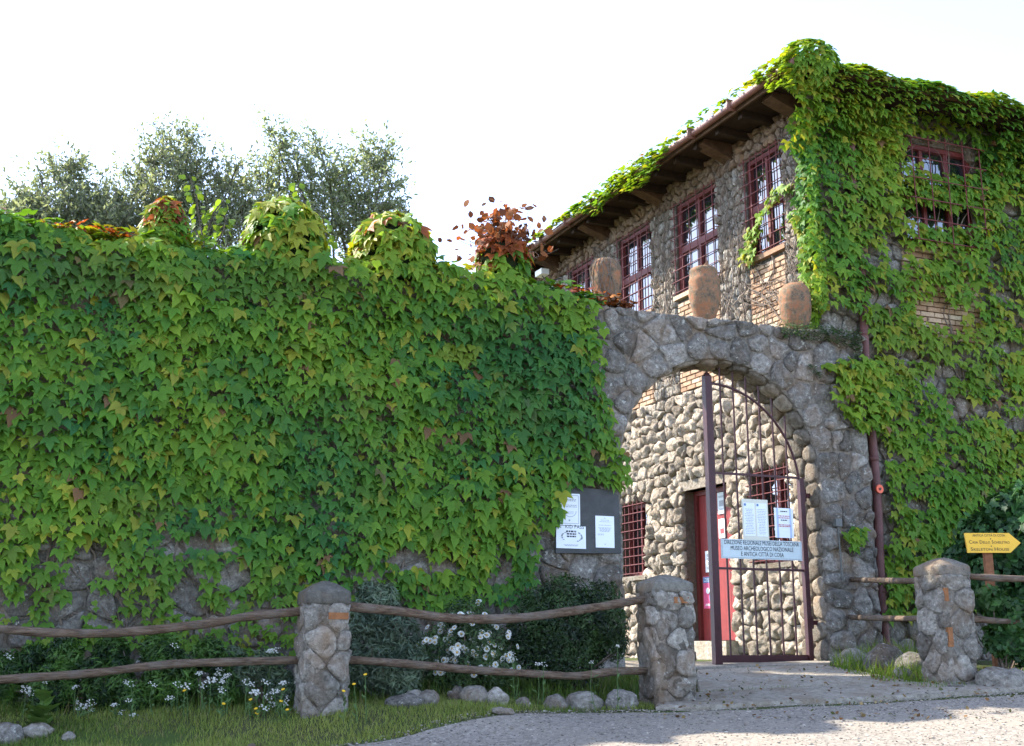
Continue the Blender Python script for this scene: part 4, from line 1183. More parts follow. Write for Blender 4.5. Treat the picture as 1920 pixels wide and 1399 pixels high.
def ivy_wall(name, label, F, d_plane, poly_px, gaps_px, thin_px, dens, size, bulge, shift, nsingle, key, yel, tilt, extra_pts=None, darkpatch=None, lowz=None, thr=.15, smin=-99.0):
    poly = [on_wall(x, y, d_plane) for x, y in poly_px]
    el = ellipses(gaps_px, d_plane); th = ellipses(thin_px, d_plane)
    s0, s1 = min(p[0] for p in poly), max(p[0] for p in poly); z0, z1 = min(p[1] for p in poly), max(p[1] for p in poly)
    root = empty(name, F((s0 + s1) / 2, .1, z0)); tag(root, label, 'ivy')
    step = 1 / math.sqrt(dens); pts = []
    z = z0
    while z < z1:
        s = s0
        while s < s1:
            ss, zz = s + rng.uniform(-.5, .5) * step, z + rng.uniform(-.5, .5) * step
            s += step
            if ss < smin: continue
            if not inpoly(ss + .10 * vnoise(ss * 3, zz * 3, 5), zz + .10 * vnoise(ss * 3, zz * 3, 8), poly) or gap_at(ss, zz, el): continue
            if th and gap_at(ss, zz, th) and vnoise(ss * 2.3, zz * 2.3, 12.0) + rng.normal(0, .22) > thr: continue
            pts.append((ss, zz))
        z += step
    pts = np.array(pts); n = len(pts); Pw, Nn, lay, szs = [], [], [], []
    for (s, z) in pts:
        b_ = bulge * (.55 + .55 * vnoise(s * 1.1, z * 1.1, 2.0) + .3 * vnoise(s * 3.3, z * 3.3, 4.0))
        lo = sstep(0, 1, (z - z0) / max(.1, (lowz or .1))) if lowz else 1.0
        b_ = max(.05, b_ * (.35 + .65 * lo))
        f = rng.random(); d = .10 + b_ * (1 - .75 * (f ** 2.2)); lay.append(1 - f)
        Pw.append(F(s, d, z)); nn = F(s, 1, z) - F(s, 0, z)
        gx = bulge * 1.4 * (vnoise((s + .05) * 1.1, z * 1.1, 2.0) - vnoise((s - .05) * 1.1, z * 1.1, 2.0)) / .1
        Nn.append(nn - (F(s + 1, 0, z) - F(s, 0, z)) * gx * .4)
        szs.append(size * rng.uniform(.45, 1.4) * (.62 + .38 * lo) * (1 + .25 * vnoise(s * .9, z * .9, 21)))
    Pw = np.array([tuple(p) for p in Pw]); Nn = np.array([tuple(p) for p in Nn])
    if extra_pts is not None:
        ep, en, es = extra_pts
        Pw = np.concatenate([Pw, ep]); Nn = np.concatenate([Nn, en]); szs = list(szs) + list(es); lay = list(lay) + [.5] * len(es); pts = np.concatenate([pts, np.full((len(ep), 2), -99.)])
    n = len(Pw); szs = np.array(szs); lay = np.array(lay)
    X, Y, Z = hang_axes(Nn, (0, 0, 1), n, tilt, .30, .28)
    C = ivy_cols(Pw, shift, yel)
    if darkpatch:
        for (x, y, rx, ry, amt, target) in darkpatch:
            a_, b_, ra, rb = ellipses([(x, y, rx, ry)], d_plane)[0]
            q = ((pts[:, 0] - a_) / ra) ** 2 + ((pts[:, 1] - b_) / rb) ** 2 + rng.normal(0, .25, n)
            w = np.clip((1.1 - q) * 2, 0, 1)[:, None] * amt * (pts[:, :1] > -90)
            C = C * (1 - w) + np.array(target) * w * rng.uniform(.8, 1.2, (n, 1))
    cam_p = np.array(cam.location); score = szs / np.linalg.norm(Pw - cam_p, axis=1) * (.3 + lay)
    idx = np.argsort(-score); big, rest = idx[:nsingle], idx[nsingle:]
    two = rng.random(len(rest)) < .28; ra, rb = rest[~two], rest[two]
    leaf_mesh('foliage', T_IVY, Pw[ra], X[ra], Y[ra], Z[ra], szs[ra], C[ra], M['ivy'], root)
    leaf_mesh('young_foliage', T_HEART, Pw[rb], X[rb], Y[rb], Z[rb], szs[rb] * .85, C[rb] * np.array((1.12, 1.05, 1.0)), M['ivy'], root)
    single_leaves('leaf', T_IVY, Pw[big], X[big], Y[big], Z[big], szs[big], C[big], M['ivy'], root, key)
    return root, poly

def stems_on(F, poly, n, ln, r, root, name='stems', d=.05, spread=.45, rev=False, mat=None, mask=None):
    mb = MB(); k = 0; s0, s1 = min(p[0] for p in poly), max(p[0] for p in poly); z0, z1 = min(p[1] for p in poly), max(p[1] for p in poly)
    tries = 0
    while k < n and tries < n * 30:
        tries += 1
        s, z = random.uniform(s0, s1), random.uniform(z0, z1)
        if not inpoly(s, z, poly): continue
        a_ = random.gauss(math.pi / 2, spread); pts = []; dd = d
        for i in range(int(ln * random.uniform(6, 14))):
            pts.append(F(s, dd, z)); a_ += random.gauss(0, .22); a_ += (math.pi / 2 - a_) * .05
            s += math.cos(a_) * .10; z += math.sin(a_) * .10; dd = d + .03 * abs(vnoise(s * 5, z * 5, k))
            if not inpoly(s, z, poly): break
        if len(pts) > 2:
            rr = r * random.uniform(.5, 1.4); mb.tube(pts, [rr * (1 - .6 * i / len(pts)) for i in range(len(pts))], 4); k += 1
    o = mb.build(name, mat or M['stem'], root); return o

# ---- ivy curtain on the long wall
top_extra = []
for s in np.arange(-9.4, -1.6, .035):
    for _ in range(2):
        d = rng.uniform(-.5, .16); top_extra.append((s + rng.uniform(-.05, .05), d, top_z(s) + rng.uniform(.02, .14) - max(0, d) * .35 + .05 * vnoise(s * 2.2, 3.0)))
for s in np.arange(-9.4, -1.7, .028):
    top_extra.append((s + rng.uniform(-.05, .05), rng.uniform(-.15, .12), top_z(s) + rng.uniform(.06, .26) * (.75 + .5 * vnoise(s * 1.7, 9.0))))
ep = np.array([tuple(FW(*t)) for t in top_extra]); en = np.array([tuple(NR * .55 + UP * rng.uniform(.3, 1.1) + R * rng.normal(0, .3)) for _ in top_extra]); es = rng.uniform(.10, .20, len(ep))
LEFT_POLY = [(-90, 400), (60, 430), (230, 455), (480, 485), (700, 497), (870, 507), (1010, 535), (1100, 568), (1112, 600), (1122, 650), (1128, 740), (1160, 830), (1168, 860), (1172, 905), (1168, 930), (1130, 912), (1085, 906), (1046, 915), (1040, 985), (1010, 1005), (1000, 1090), (985, 1140), (600, 1140), (560, 1160), (540, 1240), (420, 1235), (300, 1215), (-90, 1215)]
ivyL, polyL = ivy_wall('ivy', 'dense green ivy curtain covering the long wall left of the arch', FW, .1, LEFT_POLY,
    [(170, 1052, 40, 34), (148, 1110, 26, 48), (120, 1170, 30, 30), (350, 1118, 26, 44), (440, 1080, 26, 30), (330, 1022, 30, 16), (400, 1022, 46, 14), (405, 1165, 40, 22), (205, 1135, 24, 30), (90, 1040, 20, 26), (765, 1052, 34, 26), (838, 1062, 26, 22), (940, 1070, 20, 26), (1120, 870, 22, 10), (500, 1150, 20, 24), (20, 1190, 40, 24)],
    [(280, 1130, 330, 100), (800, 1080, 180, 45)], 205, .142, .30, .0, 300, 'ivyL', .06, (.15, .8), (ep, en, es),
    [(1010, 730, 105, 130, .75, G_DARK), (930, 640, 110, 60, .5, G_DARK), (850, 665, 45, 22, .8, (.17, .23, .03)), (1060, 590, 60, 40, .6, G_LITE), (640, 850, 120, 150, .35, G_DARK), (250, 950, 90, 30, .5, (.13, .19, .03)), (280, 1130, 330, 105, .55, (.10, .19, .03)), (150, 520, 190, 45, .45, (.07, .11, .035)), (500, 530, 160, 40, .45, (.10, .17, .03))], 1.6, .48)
stems_on(FW, [(-9.2, 1.2), (-3.0, 1.2), (-3.0, 3.2), (-9.2, 3.2)], 90, 1.2, .013, ivyL)
# reddish young leaves along the top at the left
red = [(s, rng.uniform(-.3, .14), top_z(s) + rng.uniform(.08, .2)) for s in np.concatenate([rng.uniform(on_wall(70, 450)[0], on_wall(250, 455)[0], 90), rng.uniform(on_wall(1040, 560)[0], on_wall(1120, 570)[0], 40)])]
ep2 = np.array([tuple(FW(*t)) for t in red]); n = len(ep2)
X, Y, Z = hang_axes(np.array([tuple(NR * .6 + UP)] * n), (0, 0, 1), n, (.2, .8))
leaf_mesh('young_red_leaves', T_IVY, ep2, X, Y, Z, rng.uniform(.07, .13, n), np.where(rng.random((n, 1)) < .55, np.array([[.22, .05, .025]]), np.array([[.17, .17, .03]])) * rng.uniform(.7, 1.2, (n, 1)), M['ivy'], ivyL)

# ---- ivy on the building front and roof edge
ex_p, ex_n, ex_s = [], [], []
for s in np.arange(1.5, 10.5, .03):          # along the front eave: a thick fringe rolling over the edge
    a0_ = FB(s, OV, 9.66)
    for _ in range(13):
        t = rng.random() * 1.3; d = .12 * math.sin(t * 2.2) - .45 * (1 - t) ** 2 + .10 * sstep(.25, .45, t) - .80 * max(0, t - .60) / .70; zz = .24 * (1 - t) - .62 * t * t + .12 * vnoise(s * 1.7, 7.0) + .08 * vnoise(s * 5, 2.0)
        if t > .80 and 3.45 < s < 5.15: continue
        ex_p.append(tuple(FB(s + rng.uniform(-.05, .05), OV + d, 9.66 + zz))); ex_n.append(tuple(NR * (.3 + t) + UP * max(.05, 1 - t * .8))); ex_s.append(rng.uniform(.09, .17))
kk = (K - CN)
for i in range(420):                         # big tuft on the roof corner
    u = unit(rng.normal(0, 1, (1, 3)))[0]
    c_ = K + UP * 9.72 + L * .15 + R * .25
    ex_p.append((c_.x + u[0] * .42, c_.y + u[1] * .42, c_.z + u[2] * .36 - .05)); ex_n.append((u[0] - .1, u[1] - .3, u[2] + .2)); ex_s.append(rng.uniform(.09, .16))
def eave_dense(t):                           # foliage along the facade gutter, by distance from the corner
    return float(np.interp(t, [0, .5, .9, 1.6, 2.4, 3.2, 3.9, 4.6, 5.2, 5.9, 6.6, 8, 10.5], [1.6, 1.2, .75, .45, .35, .5, 1.2, 1.5, 1.3, 1.2, .9, .35, .25]))
def eave_hang(t):
    return float(np.interp(t, [0, .5, .8, 3.0, 3.6, 4.2, 4.9, 5.2, 5.7, 6.1, 6.8, 10], [.5, .25, .0, .0, .30, .45, .20, .22, .38, .20, .05, .0]))
t = 0.0
while t < FLEN + 1.1:
    k = rng.poisson(5.5 * eave_dense(t))
    for _ in range(k):
        h = eave_hang(t); q = rng.random(); d = rng.uniform(-.5, .22); zz = .06 + .20 * eave_dense(t) * rng.random() * .6
        if h > .02 and rng.random() < .7: d = rng.uniform(.14, .26); zz = .08 - (h + .08) * q
        p = K + L * (t + rng.uniform(-.05, .05)) + NL * d + UP * (9.66 + zz); ex_p.append(tuple(p)); ex_n.append(tuple(NL * (.8 if d > .1 else .3) + UP * .7 + R * rng.normal(0, .2))); ex_s.append(rng.uniform(.08, .15))
    t += .04
# spill round the corner on to the facade, and a shoot across the first window
for i in range(420):
    z = rng.uniform(6.2, 9.4); q_ = CN + (NL * rng.uniform(.4, 1) + NR * rng.uniform(.4, 1)).normalized() * rng.uniform(.12, .26) + UP * z
    ex_p.append(tuple(q_)); ex_n.append(tuple(NL * .6 + NR)); ex_s.append(rng.uniform(.09, .15))
for i in range(520):
    z = rng.uniform(6.0, 9.3); w = .10 + .28 * max(0, .5 + vnoise(z * 1.6, 2.0)) ; t = rng.uniform(-.02, w)
    ex_p.append(tuple(FF(t, rng.uniform(.08, .22), z))); ex_n.append(tuple(NL + NR * .5)); ex_s.append(rng.uniform(.09, .15))
for i in range(95):
    q = rng.random(); t = .35 + 1.35 * q; z = 8.15 + .15 * math.sin(q * 5) - .55 * q * q + rng.normal(0, .06)
    ex_p.append(tuple(FF(t, rng.uniform(.08, .2), z))); ex_n.append(tuple(NL)); ex_s.append(rng.uniform(.08, .13))
for i in range(40):
    q = rng.random(); ex_p.append(tuple(FF(1.45 + rng.normal(0, .08), rng.uniform(.08, .2), 7.95 - .6 * q))); ex_n.append(tuple(NL)); ex_s.append(rng.uniform(.08, .13))
JP = [on_wall(*q) for q in ((1535, 690), (1560, 680), (1640, 672), (1655, 810), (1610, 812), (1590, 800), (1572, 775), (1548, 750), (1560, 722))]
JP2 = [on_wall(*q) for q in ((1568, 1005), (1590, 990), (1612, 1000), (1600, 1032), (1575, 1030))]
for (poly_, n_) in ((JP, 230), (JP2, 22)):
    k = 0
    while k < n_:
        s_, z_ = rng.uniform(min(p[0] for p in poly_), max(p[0] for p in poly_)), rng.uniform(min(p[1] for p in poly_), max(p[1] for p in poly_))
        if inpoly(s_, z_, poly_) and (vnoise(s_ * 4, z_ * 4, 3) > -.2 or k % 3 == 0): ex_p.append(tuple(FW(s_, rng.uniform(.1, .24), z_))); ex_n.append(tuple(NR + UP * .1)); ex_s.append(rng.uniform(.10, .17)); k += 1
for (x0_, x1_, y0_, y1_, n_) in ((1690, 1835, 338, 392, 170), (1812, 1860, 300, 440, 70), (1690, 1790, 440, 470, 50)):
    for _ in range(n_):
        s_, z_ = on_wall(rng.uniform(x0_, x1_), rng.uniform(y0_, y1_), -.25); ex_p.append(tuple(FB(s_, rng.uniform(.1, .22), z_))); ex_n.append(tuple(NR + UP * .1)); ex_s.append(rng.uniform(.10, .17))
RIGHT_POLY = [(1500, 175), (1600, 165), (1760, 200), (1990, 250), (1990, 1130), (1790, 1150), (1640, 1165), (1640, 1120), (1650, 1040), (1655, 940), (1648, 850), (1625, 800), (1590, 800), (1580, 770), (1575, 700), (1580, 685), (1630, 690), (1628, 640), (1612, 620), (1580, 585), (1535, 575), (1515, 520), (1505, 450), (1500, 400), (1495, 300)]
ivyR, polyR = ivy_wall('ivy', 'bright green ivy climbing the building front right of the downpipe up to the roof edge', FB, -.25, RIGHT_POLY,
    [(1757, 300, 70, 34), (1735, 414, 60, 20), (1815, 420, 34, 15), (1665, 475, 16, 34), (1718, 487, 26, 12), (1742, 592, 44, 24), (1650, 570, 34, 16), (1622, 490, 16, 20), (1690, 672, 34, 10), (1768, 700, 30, 12), (1885, 655, 20, 12), (1878, 560, 22, 10), (1888, 800, 18, 14), (1745, 730, 20, 14), (1840, 770, 22, 12), (1850, 500, 20, 8), (1865, 250, 30, 10), (1650, 210, 28, 14), (1560, 155, 22, 16), (1700, 950, 20, 8), (1770, 880, 18, 9), (1670, 860, 14, 10), (1885, 400, 20, 14), (1700, 225, 18, 8), (1610, 855, 12, 26)],
    [(1790, 590, 130, 70), (1800, 760, 140, 100)], 190, .135, .22, .45, 300, 'ivyR', .10, (.15, .8),
    (np.array(ex_p), np.array(ex_n), np.array(ex_s)), [(1570, 380, 70, 160, .35, (.06, .19, .03)), (1750, 900, 150, 150, .30, (.07, .19, .02)), (1700, 660, 200, 70, .35, (.15, .19, .03))], None, .28, 2.04)
stems_on(FB, [(2.1, 1.4), (7.4, 1.4), (7.4, 9.4), (2.1, 9.4)], 130, 1.3, .011, ivyR)

# ---- bare vine stems over the facade piers
bare = empty('bare_vine', FF(2.5, .1, 5.8)); tag(bare, 'leafless grey vine stems webbed over the upper stone piers of the facade', 'vine')
for i in range(0, 8, 2):
    stems_on(FF, [(ps[i], 5.6), (ps[i + 1], 5.6), (ps[i + 1], 9.3), (ps[i], 9.3)], 75, 1.5, .009, bare, 'stems', .085, .5)
stems_on(FF, [(.2, 5.8), (1.9, 5.8), (1.9, 7.4), (.2, 7.4)], 60, 1.2, .009, bare, 'stems', .06, 1.2)

# ---- ivy-covered urns on the wall top
def ivy_urn(name, label, pxc, py_top, py_base, wpx, prof, nl, shift, yel, seed, redden=0.0, nsing=70):
    s, _ = on_wall(pxc, py_base, -.2); zt = on_wall(pxc, py_top, -.2)[1]; zb_ = top_z(s) - .12
    rad = (on_wall(pxc + wpx / 2, py_base, -.2)[0] - on_wall(pxc - wpx / 2, py_base, -.2)[0]) / 2; H_ = zt - zb_
    c = FW(s, -.2, zb_); root = empty(name, c); tag(root, label, 'ivy mound', 'overgrown urns on the wall top')
    mb = MB(); mb.lathe(c, [(rad * float(np.interp(q, [p[0] for p in prof], [p[1] for p in prof])) * .80, H_ * q * .93) for q in np.linspace(0, 1, 14)], 18, .05, seed); mb.build('urn', M['core'], root, True)  # opaque filler core behind the leaves, coloured dark like the shade inside
    Pp, Nn, Ss = [], [], []
    for i in range(nl):
        q = rng.random() ** .85; a_ = rng.uniform(0, 2 * math.pi); rr = rad * float(np.interp(q, [p[0] for p in prof], [p[1] for p in prof]))
        if q > .9: rr *= math.sqrt(rng.random())
        dirv = Vector((math.cos(a_), math.sin(a_), 0)); k = 1 + .10 * vnoise(dirv.x * 2 + seed, dirv.y * 2, q * 4) + rng.uniform(-.14, .06)
        Pp.append(tuple(c + dirv * rr * k + UP * H_ * q * (1 + .05 * vnoise(dirv.x * 2, dirv.y * 2 + seed, 1))))
        Nn.append(tuple(dirv * (1.15 - q * .5) + UP * (.05 + q * .55) + NR * .25)); Ss.append(rng.uniform(.12, .20))
    Pp, Nn, Ss = np.array(Pp), np.array(Nn), np.array(Ss); X, Y, Z = hang_axes(Nn, (0, 0, 1), nl, (.0, .5), .45, .35)
    C = ivy_cols(Pp, shift, yel)
    if redden:
        top = (Pp[:, 2] - zb_) / H_; w = (rng.random(nl) < redden * np.clip(top * 1.6 - .5, 0, 1))[:, None]; C = np.where(w, np.array([[.24, .07, .025]]) * rng.uniform(.6, 1.3, (nl, 1)), C)
    view = -(Pp[:, 1] - c.y); idx = np.argsort(-view - rng.random(nl) * .2); b_, r_ = idx[:nsing], idx[nsing:]
    leaf_mesh('foliage', T_IVY, Pp[r_], X[r_], Y[r_], Z[r_], Ss[r_], C[r_], M['ivy'], root); single_leaves('leaf', T_IVY, Pp[b_], X[b_], Y[b_], Z[b_], Ss[b_], C[b_], M['ivy'], root, name + str(seed))
    return root, c, rad, H_
DOME = [(0, .92), (.15, .98), (.45, 1.0), (.7, .88), (.85, .66), (.95, .36), (1, .08)]
CONE = [(0, 1.0), (.2, .88), (.45, .70), (.7, .62), (.86, .55), (.95, .36), (1, .08)]
u1 = ivy_urn('ivy_covered_urn', 'narrow ivy-covered urn with brown leaves at its top, left on the wall', 306, 378, 462, 122, CONE, 420, .45, .15, 3, .35)
u2 = ivy_urn('ivy_covered_urn', 'tall round ivy-covered urn, second on the wall, bright yellow-green', 532, 376, 490, 150, DOME, 520, .45, .2, 5, .0)
u3 = ivy_urn('ivy_covered_urn', 'round ivy-covered urn with reddish tips, next to the dry brown clump', 735, 404, 505, 150, DOME, 560, .45, .15, 9, .12)
u4 = ivy_urn('ivy_covered_urn', 'ivy mound on the wall top at the left picture edge', -10, 410, 445, 150, DOME, 300, .35, .15, 12, .1, 30)

# ---- dry brown clump on the last urn
u5 = ivy_urn('dry_vine_urn', 'urn on the wall smothered in dry brown heart-shaped leaves and twigs', 942, 445, 525, 96, [(0, .7), (.3, .85), (.7, 1.0), (.9, .8), (1, .2)], 170, .2, .08, 17, 1.2, 60)
root, c, rad, H_ = u5; root['category'] = 'dry vine'; del root['group']
mb = MB(); Pd, Nd, Sd = [], [], []
for i in range(70):
    a_ = rng.uniform(0, 6.28); el = rng.uniform(-.1, 1.5); ln = rng.uniform(.18, .55) if i < 50 else rng.uniform(.5, .78)
    d = Vector((math.cos(a_) * math.cos(el), math.sin(a_) * math.cos(el), math.sin(el))); p = c + UP * H_ * .75 + d * rad * .4; pts = [p]
    for k in range(6): d = (d + Vector(rng.normal(0, .22, 3))).normalized(); p = p + d * ln / 6; pts.append(p)
    mb.tube(pts, [.006 * (1 - .1 * k) for k in range(7)], 4)
    for k in range(7 if i < 50 else 3):
        q = pts[-1 - min(k, 5)] if i >= 50 else pts[rng.integers(2, 7)]
        Pd.append(tuple(q + Vector(rng.normal(0, .05, 3)))); Nd.append(tuple(rng.normal(0, 1, 3) + np.array((.2, -.6, .2)))); Sd.append(rng.uniform(.07, .14))
mb.build('dry_twigs', M['stem'], root)
n = len(Pd); X, Y, Z = hang_axes(np.array(Nd), (0, 0, 1), n, (-.3, .9), .8, .5)
Cd = np.array([(.16, .055, .022), (.22, .085, .03), (.10, .04, .02), (.30, .10, .03)])[rng.integers(0, 4, n)] * rng.uniform(.7, 1.2, (n, 1))
Pd = np.array(Pd); Sd = np.array(Sd)
leaf_mesh('dry_leaves', T_ROUND, Pd[150:], X[150:], Y[150:], Z[150:], Sd[150:], Cd[150:], M['dry'], root); single_leaves('leaf', T_ROUND, Pd[:150], X[:150], Y[:150], Z[:150], Sd[:150], Cd[:150], M['dry'], root, 'dry')
# dry leaves and moss on the arch wall top
n = 260; sx = rng.uniform(-1.8, -1.1, n); Pd = np.array([tuple(FW(s, rng.uniform(-.35, .12), 5.86 + rng.uniform(0, .14) * (1 if s < -1.3 else .4))) for s in sx]); X, Y, Z = hang_axes(np.tile(tuple(NR + UP), (n, 1)), (0, 0, 1), n)
o = leaf_mesh('dry_leaf_litter', T_ROUND, Pd, X, Y, Z, rng.uniform(.05, .10, n), np.array([(.16, .055, .022), (.34, .13, .03), (.10, .05, .02)])[rng.integers(0, 3, n)] * rng.uniform(.7, 1.3, (n, 1)), M['dry']); tag(o, 'brown dry leaves gathered on the wall top beside the leftmost jar', 'dry leaves')
n = 2600; Pm = []
while len(Pm) < n:
    s = rng.uniform(.5, 2.4); z = rng.uniform(5.1, 5.95); w = vnoise(s * 3, z * 3, 6) + .9 * (z - 5.55) + (s - 1.6) * .4
    if w > .12: Pm.append(tuple(FW(s, .07 + rng.uniform(0, .07) if z < 5.86 else rng.uniform(-.3, .1), z)))
Pm = np.array(Pm); X, Y, Z = hang_axes(np.tile(tuple(NR + UP * .5), (n, 1)), (0, 0, 1), n)
o = leaf_mesh('wall_moss', T_ROUND, Pm, X, Y, Z, rng.uniform(.015, .04, n), np.array((.045, .085, .02)) * rng.uniform(.5, 1.4, (n, 1)), M['shrub']); tag(o, 'small-leaved creeper and moss on the arch wall below the rightmost jar', 'moss')

# ================================================================== TREES behind the wall
def olive(name, label, base, clusters, Y0, nleaf, leaf=.085, colr=((.20, .23, .14), (.30, .33, .22), (.13, .16, .095))):
    b = Vector(base); root = empty(name, b); tag(root, label, 'tree', 'olive trees behind the wall')
    cs = []
    for (x, y, rp, dy) in clusters:
        c = at(x, y, Y0 + dy); cs.append((c, rp / 2258.0 * (Y0 + dy)))
    fork = b + UP * 2.6 + Vector((.2, .1, 0))
    mb = MB(); mb.tube([b + UP * -.3, b + UP * .6 + Vector((.1, 0, 0)), b + UP * 1.6 + Vector((-.05, .1, 0)), fork], [.30, .24, .20, .17], 9); mb.build('trunk', M['bark'], root, True)
    mb = MB(); tw = MB(); P, D = [], []
    tot = sum(r ** 2 for _, r in cs)
    for (c, r) in cs:
        m_ = fork.lerp(c, .5) + Vector(rng.normal(0, .25, 3)); mb.tube([fork, fork.lerp(m_, .6) + Vector(rng.normal(0, .1, 3)), m_, c], [.085, .05, .03, .012], 6)
        n = int(nleaf * r * r / tot); ntw = max(8, n // 16)
        for _ in range(ntw):
            u = unit(rng.normal(0, 1, (1, 3)))[0]; rr = r * rng.random() ** .4 * (1 + .35 * vnoise(u[0] * 2 + c.x, u[1] * 2, u[2] * 2 + c.z))
            d = Vector(u) * .8 + Vector((0, 0, .55)) + Vector(rng.normal(0, .3, 3)); d.normalize()
            q = c + Vector((u[0], u[1], u[2] * .9)) * rr; ln = rng.uniform(.25, .55)
            tw.tube([q - d * ln * .4, q + d * ln * .3, q + d * ln * .8 + Vector(rng.normal(0, .04, 3))], [.006, .004, .002], 3, False)
            for k in range(16):
                t = rng.uniform(-.4, .85); P.append(tuple(q + d * ln * t + Vector(rng.normal(0, .035, 3)))); e = d * .7 + Vector(rng.normal(0, .8, 3)); D.append(tuple(e))
    mb.build('limbs', M['bark'], root, True); tw.build('twigs', M['twig'], root, False, False)['kind'] = 'stuff'
    P = np.array(P); Y = unit(np.array(D)); n = len(P); Z = unit(np.cross(Y, rng.normal(0, 1, (n, 3)))); X = np.cross(Y, Z)
    C = np.array(colr)[rng.integers(0, len(colr), n)] * rng.uniform(.75, 1.25, (n, 1)); S = leaf * rng.uniform(.7, 1.3, n)
    leaf_mesh('crown', T_LEAF if leaf > .1 else T_SLIM, P, X, Y, Z, np.stack([S * 1.9, S * 1.05, S], 1), C, M['olive'], root)
gb = lambda x, Y: Vector((at(x, 900, Y).x, Y, ground_z(at(x, 900, Y).x, Y)))
olive('olive_tree', 'grey-green olive tree rising behind the wall at the far left', gb(110, 17.2), [(60, 400, 42, 0), (120, 330, 42, .3), (130, 395, 55, 0), (45, 365, 26, .2), (190, 385, 48, .4), (130, 305, 22, .2), (20, 410, 30, .3), (215, 430, 50, 0), (90, 445, 60, 0), (20, 440, 40, 0), (75, 325, 16, 0), (170, 440, 60, 0), (60, 430, 50, .2)], 17.2, 13000)
olive('olive_tree', 'taller olive tree with dense dark crown behind the second urn', gb(340, 17.6), [(330, 290, 50, 0), (270, 340, 42, .3), (360, 340, 62, 0), (300, 390, 60, 0), (400, 390, 56, .2), (350, 255, 22, 0), (430, 340, 36, .4), (235, 400, 46, 0), (445, 310, 18, 0), (350, 430, 60, 0), (430, 440, 50, 0), (285, 300, 24, 0), (460, 400, 45, .2), (250, 430, 55, 0)], 17.6, 14500)
olive('olive_tree', 'airy olive tree with open lobed crown, rightmost behind the wall', gb(600, 18.0), [(525, 275, 34, 0), (600, 280, 28, .3), (560, 330, 48, 0), (620, 345, 60, 0), (700, 300, 42, .2), (725, 285, 26, 0), (690, 370, 55, 0), (735, 345, 22, .3), (640, 410, 62, 0), (500, 350, 42, .2), (480, 400, 46, 0), (715, 405, 34, .2), (510, 245, 10, 0), (745, 390, 14, 0), (560, 420, 60, 0), (680, 440, 50, 0)], 18.0, 13000, .085, ((.21, .25, .14), (.31, .35, .22), (.14, .175, .095)))
# young leafy shoots behind the wall, between the urns
def shoots(px_paths, Y, label):
    root = empty('young_tree', gb(px_paths[0][0][0], Y)); tag(root, label, 'young tree', 'young leafy trees behind the wall')
    mb = MB(); P, D = [], []
    for path in px_paths:
        pts = [at(x, y, Y + rng.normal(0, .05)) for x, y in path]; mb.tube(pts, [.014 * (1 - .6 * i / len(pts)) for i in range(len(pts))], 5)
        for i in range(len(pts) - 1):
            for t in np.linspace(0, 1, 6):
                for sg in (-1, 1):
                    q = pts[i].lerp(pts[i + 1], t); P.append(tuple(q + Vector((sg * .07, rng.normal(0, .05), -.05)))); D.append((sg * rng.uniform(.2, .8), rng.normal(-.2, .3), -rng.uniform(.5, 1.1)))
    g0 = WOFF[root]; a0_ = at(*px_paths[0][0], Y); mb.tube([g0, g0.lerp(a0_, .5) + Vector((.1, 0, 0)), a0_], [.05, .035, .016], 6); mb.build('stem', M['bark'], root)
    P = np.array(P); n = len(P); Y_ = -unit(np.array(D)); Zz = unit(np.cross(Y_, unit(rng.normal(0, 1, (n, 3))))); Xx = np.cross(Y_, Zz); S = rng.uniform(.08, .14, n)
    C = np.array((.12, .20, .03)) * rng.uniform(.7, 1.3, (n, 1)); k = min(120, n)
    single_leaves('leaf', T_ROUND, P[:k], Xx[:k], Y_[:k], Zz[:k], S[:k], C[:k], M['ivy'], root, 'shoot')
    if n > k: leaf_mesh('foliage', T_ROUND, P[k:], Xx[k:], Y_[k:], Zz[k:], S[k:], C[k:], M['ivy'], root)
shoots([[(385, 470), (375, 420), (368, 370), (355, 330)], [(385, 450), (400, 400), (420, 375)], [(400, 470), (420, 430), (425, 405)], [(380, 460), (365, 430)]], 14.6, 'young tree with drooping light green leaves left of the round second urn')
shoots([[(590, 480), (590, 430), (570, 380), (558, 345)], [(600, 480), (612, 440), (605, 410)], [(600, 470), (620, 455)]], 14.9, 'young tree with drooping light green leaves right of the round second urn')

